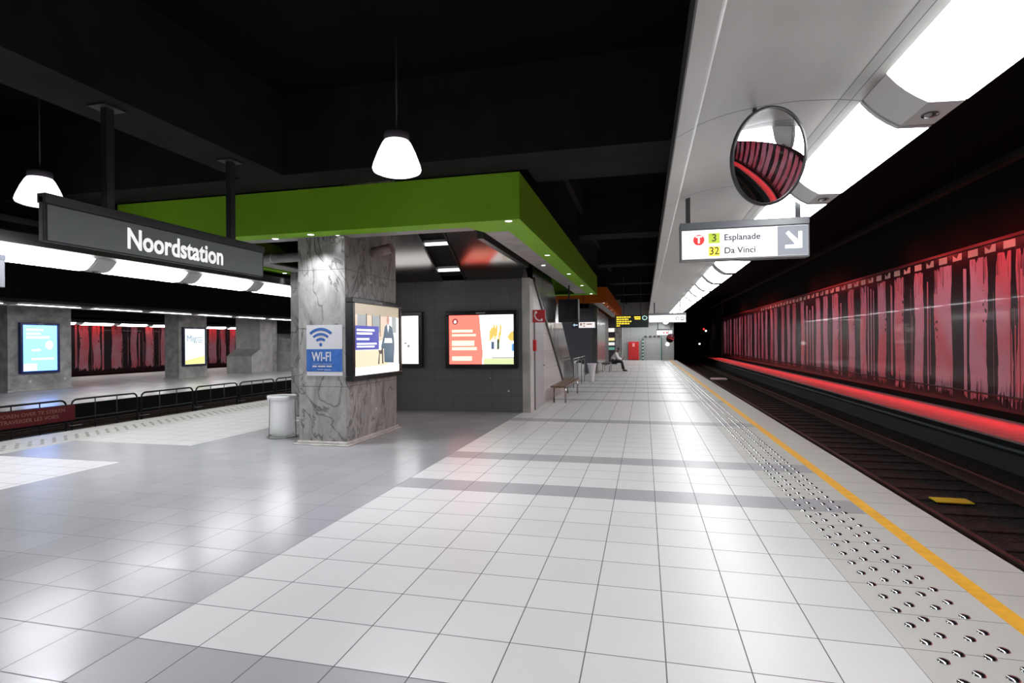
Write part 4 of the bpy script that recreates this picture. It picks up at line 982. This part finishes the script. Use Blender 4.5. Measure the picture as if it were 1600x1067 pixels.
b1 = bin_((-6.04, 8.2, 0), 0.72, 0.225, 'white see-through bag bin on a wire stand beside the WI-FI pillar')
o = MB().lathe([(0,0.0),(0.03,0.01),(0.045,0.06),(0.03,0.12),(0,0.14)], 10).build('green_wrapper', mat('lime_wrapper', (0.35,0.5,0.08), 0.5), loc=(-6.06, 8.08, 0.06)); tag(o, 'crumpled lime green wrapper at the bottom of the bag bin', 'wrapper')
o.scale = (1.2, 1, 1)
t = empty('tapered_bin', (-2.0, 21.5, 0), label='white bin tapering towards the floor beyond the wooden bench', cat='litter bin')
MB().lathe([(0,0.0),(0.07,0.0),(0.075,0.1),(0.165,0.66),(0.185,0.70),(0.185,0.73),(0.155,0.73),(0.15,0.66),(0.06,0.05),(0,0.04)], 24).build('body', mat('bin_white', (0.72,0.72,0.76), 0.4), t)
MB().lathe([(0,0),(0.14,0),(0.14,0.012),(0,0.02)], 20).build('foot', ALU, t)

# ------------------------------------------------------------------ benches
def bench(loc, L_, label, w=0.42, wood=None):
    t = empty('bench', loc, label=label, cat='bench')
    for k in range(3):
        x = -w/2 + k*w/3; MB().box(x+0.006, x+w/3-0.006, 0, L_, 0.41, 0.455).build('seat_board', wood or WOOD, t, bevel=0.008)
    for y in (0.25, L_-0.25):
        mm = MB(); mm.tube([(-w/2+0.06,y,0.0),(-w/2+0.06,y,0.40),(w/2-0.06,y,0.40),(w/2-0.06,y,0.0)], 0.024, 8)
        mm.build('leg_frame', STEEL, t)
    MB().tube([(0,0.25,0.385),(0,L_-0.25,0.385)], 0.018, 8).build('stretcher', STEEL, t)
    return t
bench((-2.16, 13.95, 0), 3.1, 'brown wooden bench with steel legs beside the grey door')
bench((-1.95, 28.6, 0), 1.9, 'dark bench carrying the seated person', 0.46, mat('dark_bench', (0.05,0.045,0.045), 0.5))

# glass barrier at the stair foot
gb = empty('glass_barrier', (-2.35, 18.6, 0), label='low glass barrier with steel posts behind the wooden bench', cat='barrier')
for y in (0, 1.2, 2.4, 3.4): MB().box(-0.02,0.02,y-0.03,y+0.03,0,0.98).build('post', STEEL, gb)
for y in (0.03, 1.23, 2.43): MB().box(-0.006,0.006,y,y+(1.14 if y < 2 else 0.94),0.10,0.92).build('glass_pane', GLASSY, gb)
MB().tube([(0,-0.03,1.0),(0,3.43,1.0)], 0.02, 8).build('handrail', STEEL, gb)

# ------------------------------------------------------------------ seated person
pr = empty('person', (-1.62, 29.45, 0), label='person in a white jacket and dark trousers sitting hunched on the far bench', cat='person')
def skin_mesh(name, verts, edges, radii, m_, parent, root=0):
    me = bpy.data.meshes.new(name); me.from_pydata(verts, edges, []); o = bpy.data.objects.new(name, me); COL.objects.link(o)
    md = o.modifiers.new('skin', 'SKIN'); md.use_smooth_shade = True
    for v, r_ in zip(me.skin_vertices[0].data, radii): v.radius = (r_, r_) if isinstance(r_, (int, float)) else r_
    me.skin_vertices[0].data[root].use_root = True
    sb = o.modifiers.new('sub', 'SUBSURF'); sb.levels = 2; sb.render_levels = 2
    dg = bpy.context.evaluated_depsgraph_get(); dg.update()
    m2 = bpy.data.meshes.new_from_object(o.evaluated_get(dg)); bpy.data.objects.remove(o, do_unlink=True)
    m2.materials.clear(); m2.materials.append(m_)
    q = bpy.data.objects.new(name, m2); COL.objects.link(q); q.parent = parent
    return q
SKIN = mat('skin_brown', (0.22,0.11,0.07), 0.5); JK = mat('white_jacket', (0.78,0.80,0.78), 0.7); TR = mat('black_trousers', (0.012,0.012,0.015), 0.7)
V = [(0,0,0.53),(0.04,0,0.72),(0.12,0,0.90),(0.19,0,1.00),(0.25,0,1.06),(0.31,0,1.13),            # 0-5 pelvis to head
     (0.17,0.17,0.94),(0.24,0.20,0.70),(0.46,0.12,0.62),(0.54,0.06,0.66),                          # 6-9 left arm
     (0.17,-0.17,0.94),(0.24,-0.20,0.70),(0.46,-0.12,0.62),(0.54,-0.06,0.66),                      # 10-13 right arm
     (0.05,0.09,0.52),(0.46,0.12,0.50),(0.50,0.12,0.10),(0.60,0.12,0.045),                         # 14-17 left leg
     (0.05,-0.09,0.52),(0.44,-0.11,0.51),(0.56,-0.11,0.10),(0.67,-0.11,0.045)]
Ed = [(0,1),(1,2),(2,3),(3,4),(4,5),(2,6),(6,7),(7,8),(8,9),(2,10),(10,11),(11,12),(12,13),(0,14),(14,15),(15,16),(16,17),(0,18),(18,19),(19,20),(20,21)]
Ra = [0.13,0.12,0.13,0.055,0.055,0.085, 0.055,0.045,0.035,0.03, 0.055,0.045,0.035,0.03, 0.085,0.062,0.045,0.04, 0.085,0.062,0.045,0.04]
skin_mesh('body', V, Ed, Ra, SKIN, pr)
skin_mesh('jacket', [V[0],V[1],V[2],(0.17,0,0.975),V[6],V[7],V[8],V[10],V[11],V[12]], [(0,1),(1,2),(2,3),(2,4),(4,5),(5,6),(2,7),(7,8),(8,9)], [0.165,0.155,0.165,0.07,0.085,0.07,0.055,0.085,0.07,0.055], JK, pr)
skin_mesh('trousers', [(0.02,0,0.52),V[14],V[15],V[16],V[18],V[19],V[20]], [(0,1),(1,2),(2,3),(0,4),(4,5),(5,6)], [0.145,0.10,0.08,0.068,0.10,0.08,0.068], TR, pr)
skin_mesh('hair', [(0.27,0,1.15),(0.295,0,1.19),(0.32,0,1.20)], [(0,1),(1,2)], [0.088,0.088,0.07], mat('black_hair', (0.01,0.01,0.01), 0.6), pr)
for s in (0.12, -0.11):
    x0 = 0.50 if s > 0 else 0.56
    skin_mesh('shoe', [(x0-0.03,s,0.055),(x0+0.08,s,0.045),(x0+0.19,s,0.032)], [(0,1),(1,2)], [0.052,0.046,0.032], mat('black_shoe', (0.01,0.01,0.01), 0.4), pr)
MB().box(0.54,0.56,-0.035,0.035,0.66,0.80).build('held_phone', mat('dark_phone', (0.02,0.05,0.04), 0.3), pr)
for s in (-1, 1):     # five short fingers round the phone on each hand
    for k in range(5):
        MB().tube([(0.52, s*0.05, 0.655+0.022*k), (0.565, s*0.045, 0.66+0.022*k), (0.575, s*0.02, 0.665+0.022*k)], 0.009, 6).build('finger', SKIN, pr)

# ------------------------------------------------------------------ second kiosk and far end
BG = mat('blue_grey_panel', (0.085,0.085,0.10), 0.45)
m = MB(); m.box(-7.5, -2.45, 27.6, 39.0, 0, 3.25)
tag(m.build('wall_second_kiosk', BG), 'dark blue-grey wall under the orange fascia', 'wall', kind='structure')
m = MB(); m.box(-2.45, -2.28, 27.55, 28.4, 0, 3.25); m.box(-2.45,-2.34,28.4,34,0,3.2)
tag(m.build('trim_3', STEEL), 'steel edge of the second kiosk', 'trim', kind='structure')
sh = empty('shop_front', (-2.6, 40.2, 0), label='shop front with lit cream bands beyond the orange box', cat='shop')
MB().box(-1.2,0.55,0,0.4,0,3.3).build('body', mat('shop_dark', (0.06,0.05,0.07), 0.5), sh)
for z0, z1, c in ((2.25,2.52,em('band_cream',(1,0.97,0.85),1.1)),(1.62,1.82,em('band_yellow',(1,0.85,0.4),1.0)),(1.28,1.5,em('band_white',(0.95,0.95,0.9),0.9)),(0.95,1.15,em('band_teal',(0.2,0.6,0.5),0.5))):
    MB().box(-0.9,0.5,-0.02,0,z0,z1).build('lit_band', c, sh)
m = MB(); m.box(-2.45, -1.72, 44.6, 46.0, 0, 3.6)
tag(m.build('far_pillar', CONC), 'grey concrete pier at the far end of the platform', 'pillar', kind='structure')
fc = empty('fire_cabinet', (-0.87, 45.9, 0), FACE_CAM, 'red fire cabinet at the far end of the platform', 'cabinet')
MB().box(-0.42,0.42,0.05,1.52,-0.08,0.12).build('cabinet_body', RED_P, fc, bevel=0.02)
MB().box(-0.37,0.37,0.12,1.46,0.12,0.135).build('door', mat('red_cabinet_door', (0.5,0.02,0.02), 0.35), fc, bevel=0.006)
MB().box(-0.09,0.09,1.12,1.40,0.135,0.14).build('white_mark', mat('pinkish_mark', (0.8,0.35,0.35), 0.5), fc)
ch = empty('striped_post', (-0.14, 45.85, 0), FACE_CAM, 'green post with white dots right of the red cabinet', 'post')
MB().box(-0.07,0.07,0,1.75,0,0.06).build('post_body', mat('dark_green_post', (0.03,0.12,0.09), 0.5), ch)
for k in range(6): MB().lathe([(0.055,0),(0.05,0.01),(0,0.012)], 12).build('white_dot', WHITE, ch, loc=(0,0.18+0.27*k,0.062))
for i, x in enumerate((-0.02, 0.36, 0.70, 1.02)):
    o = MB().box(x, x+0.2, 45.93, 45.99, 1.86, 2.0).build('wall_vent', mat('dark_vent', (0.04,0.04,0.04), 0.5)); tag(o, 'dark wall vent on the far end wall, %s from the left' % ORD[i], 'vent', 'vents on the far end wall')
o = MB().box(1.30, 1.38, 45.9, 45.99, 0, 2.0).build('green_conduit', mat('green_conduit', (0.05,0.16,0.12), 0.5)); tag(o, 'green vertical conduit on the far end wall', 'conduit')
o = MB().lathe([(0.14,0),(0.12,0.04),(0,0.06)], 20).build('round_light', mat('round_glow', (1,1,1), 0.4, emit=(1,1,1), es=3), loc=(1.80,45.98,1.30), rot=FACE_CAM); tag(o, 'small round white lamp on the far end wall', 'lamp')
lt = bpy.data.lights.new('end_wall_fill', 'AREA'); lt.size = 0.3; lt.size_y = 3.5; lt.shape = 'RECTANGLE'; lt.energy = 60  # fill lamp added to brighten the far end wall
lo = bpy.data.objects.new('end_wall_fill_lamp', lt); COL.objects.link(lo); lo.location = (-0.4, 44.8, 3.0); lo.rotation_euler = (R(25), 0, R(90))
lo.rotation_euler = (R(0), R(0), R(90))
o = MB().box(-2.1, 1.4, 44.7, 44.9, 3.02, 3.08).build('tube_light', mat('fill_tray', (0.4,0.4,0.4), 0.5)); tag(o, 'made-up batten for the added fill lamp at the far platform end', 'tube light')  # batten added as a housing for the end wall fill
for p, c, lab in (((6.05,60.5,2.75),(1,0.03,0.03),'red tunnel signal lamp'),((6.15,59.5,2.55),(1,1,0.95),'white tunnel signal lamp below the red one'),((5.75,62,1.2),(0.9,1,0.95),'tiny white lamp low in the tunnel')):
    t = empty('signal_lamp', p, FACE_CAM, lab, 'signal lamp')
    MB().lathe([(0.09,0),(0.07,0.05),(0,0.06)], 14).build('lens', mat('signal_%d' % int(c[1]*100), c, 0.4, emit=c, es=3), t)
    MB().box(-0.12,0.12,-0.14,0.14,-0.1,0).build('housing', mat('matt_black'), t)
    MB().box(0.12,6.74-p[0],-0.02,0.02,-0.08,-0.04).build('bracket', mat('matt_black'), t)
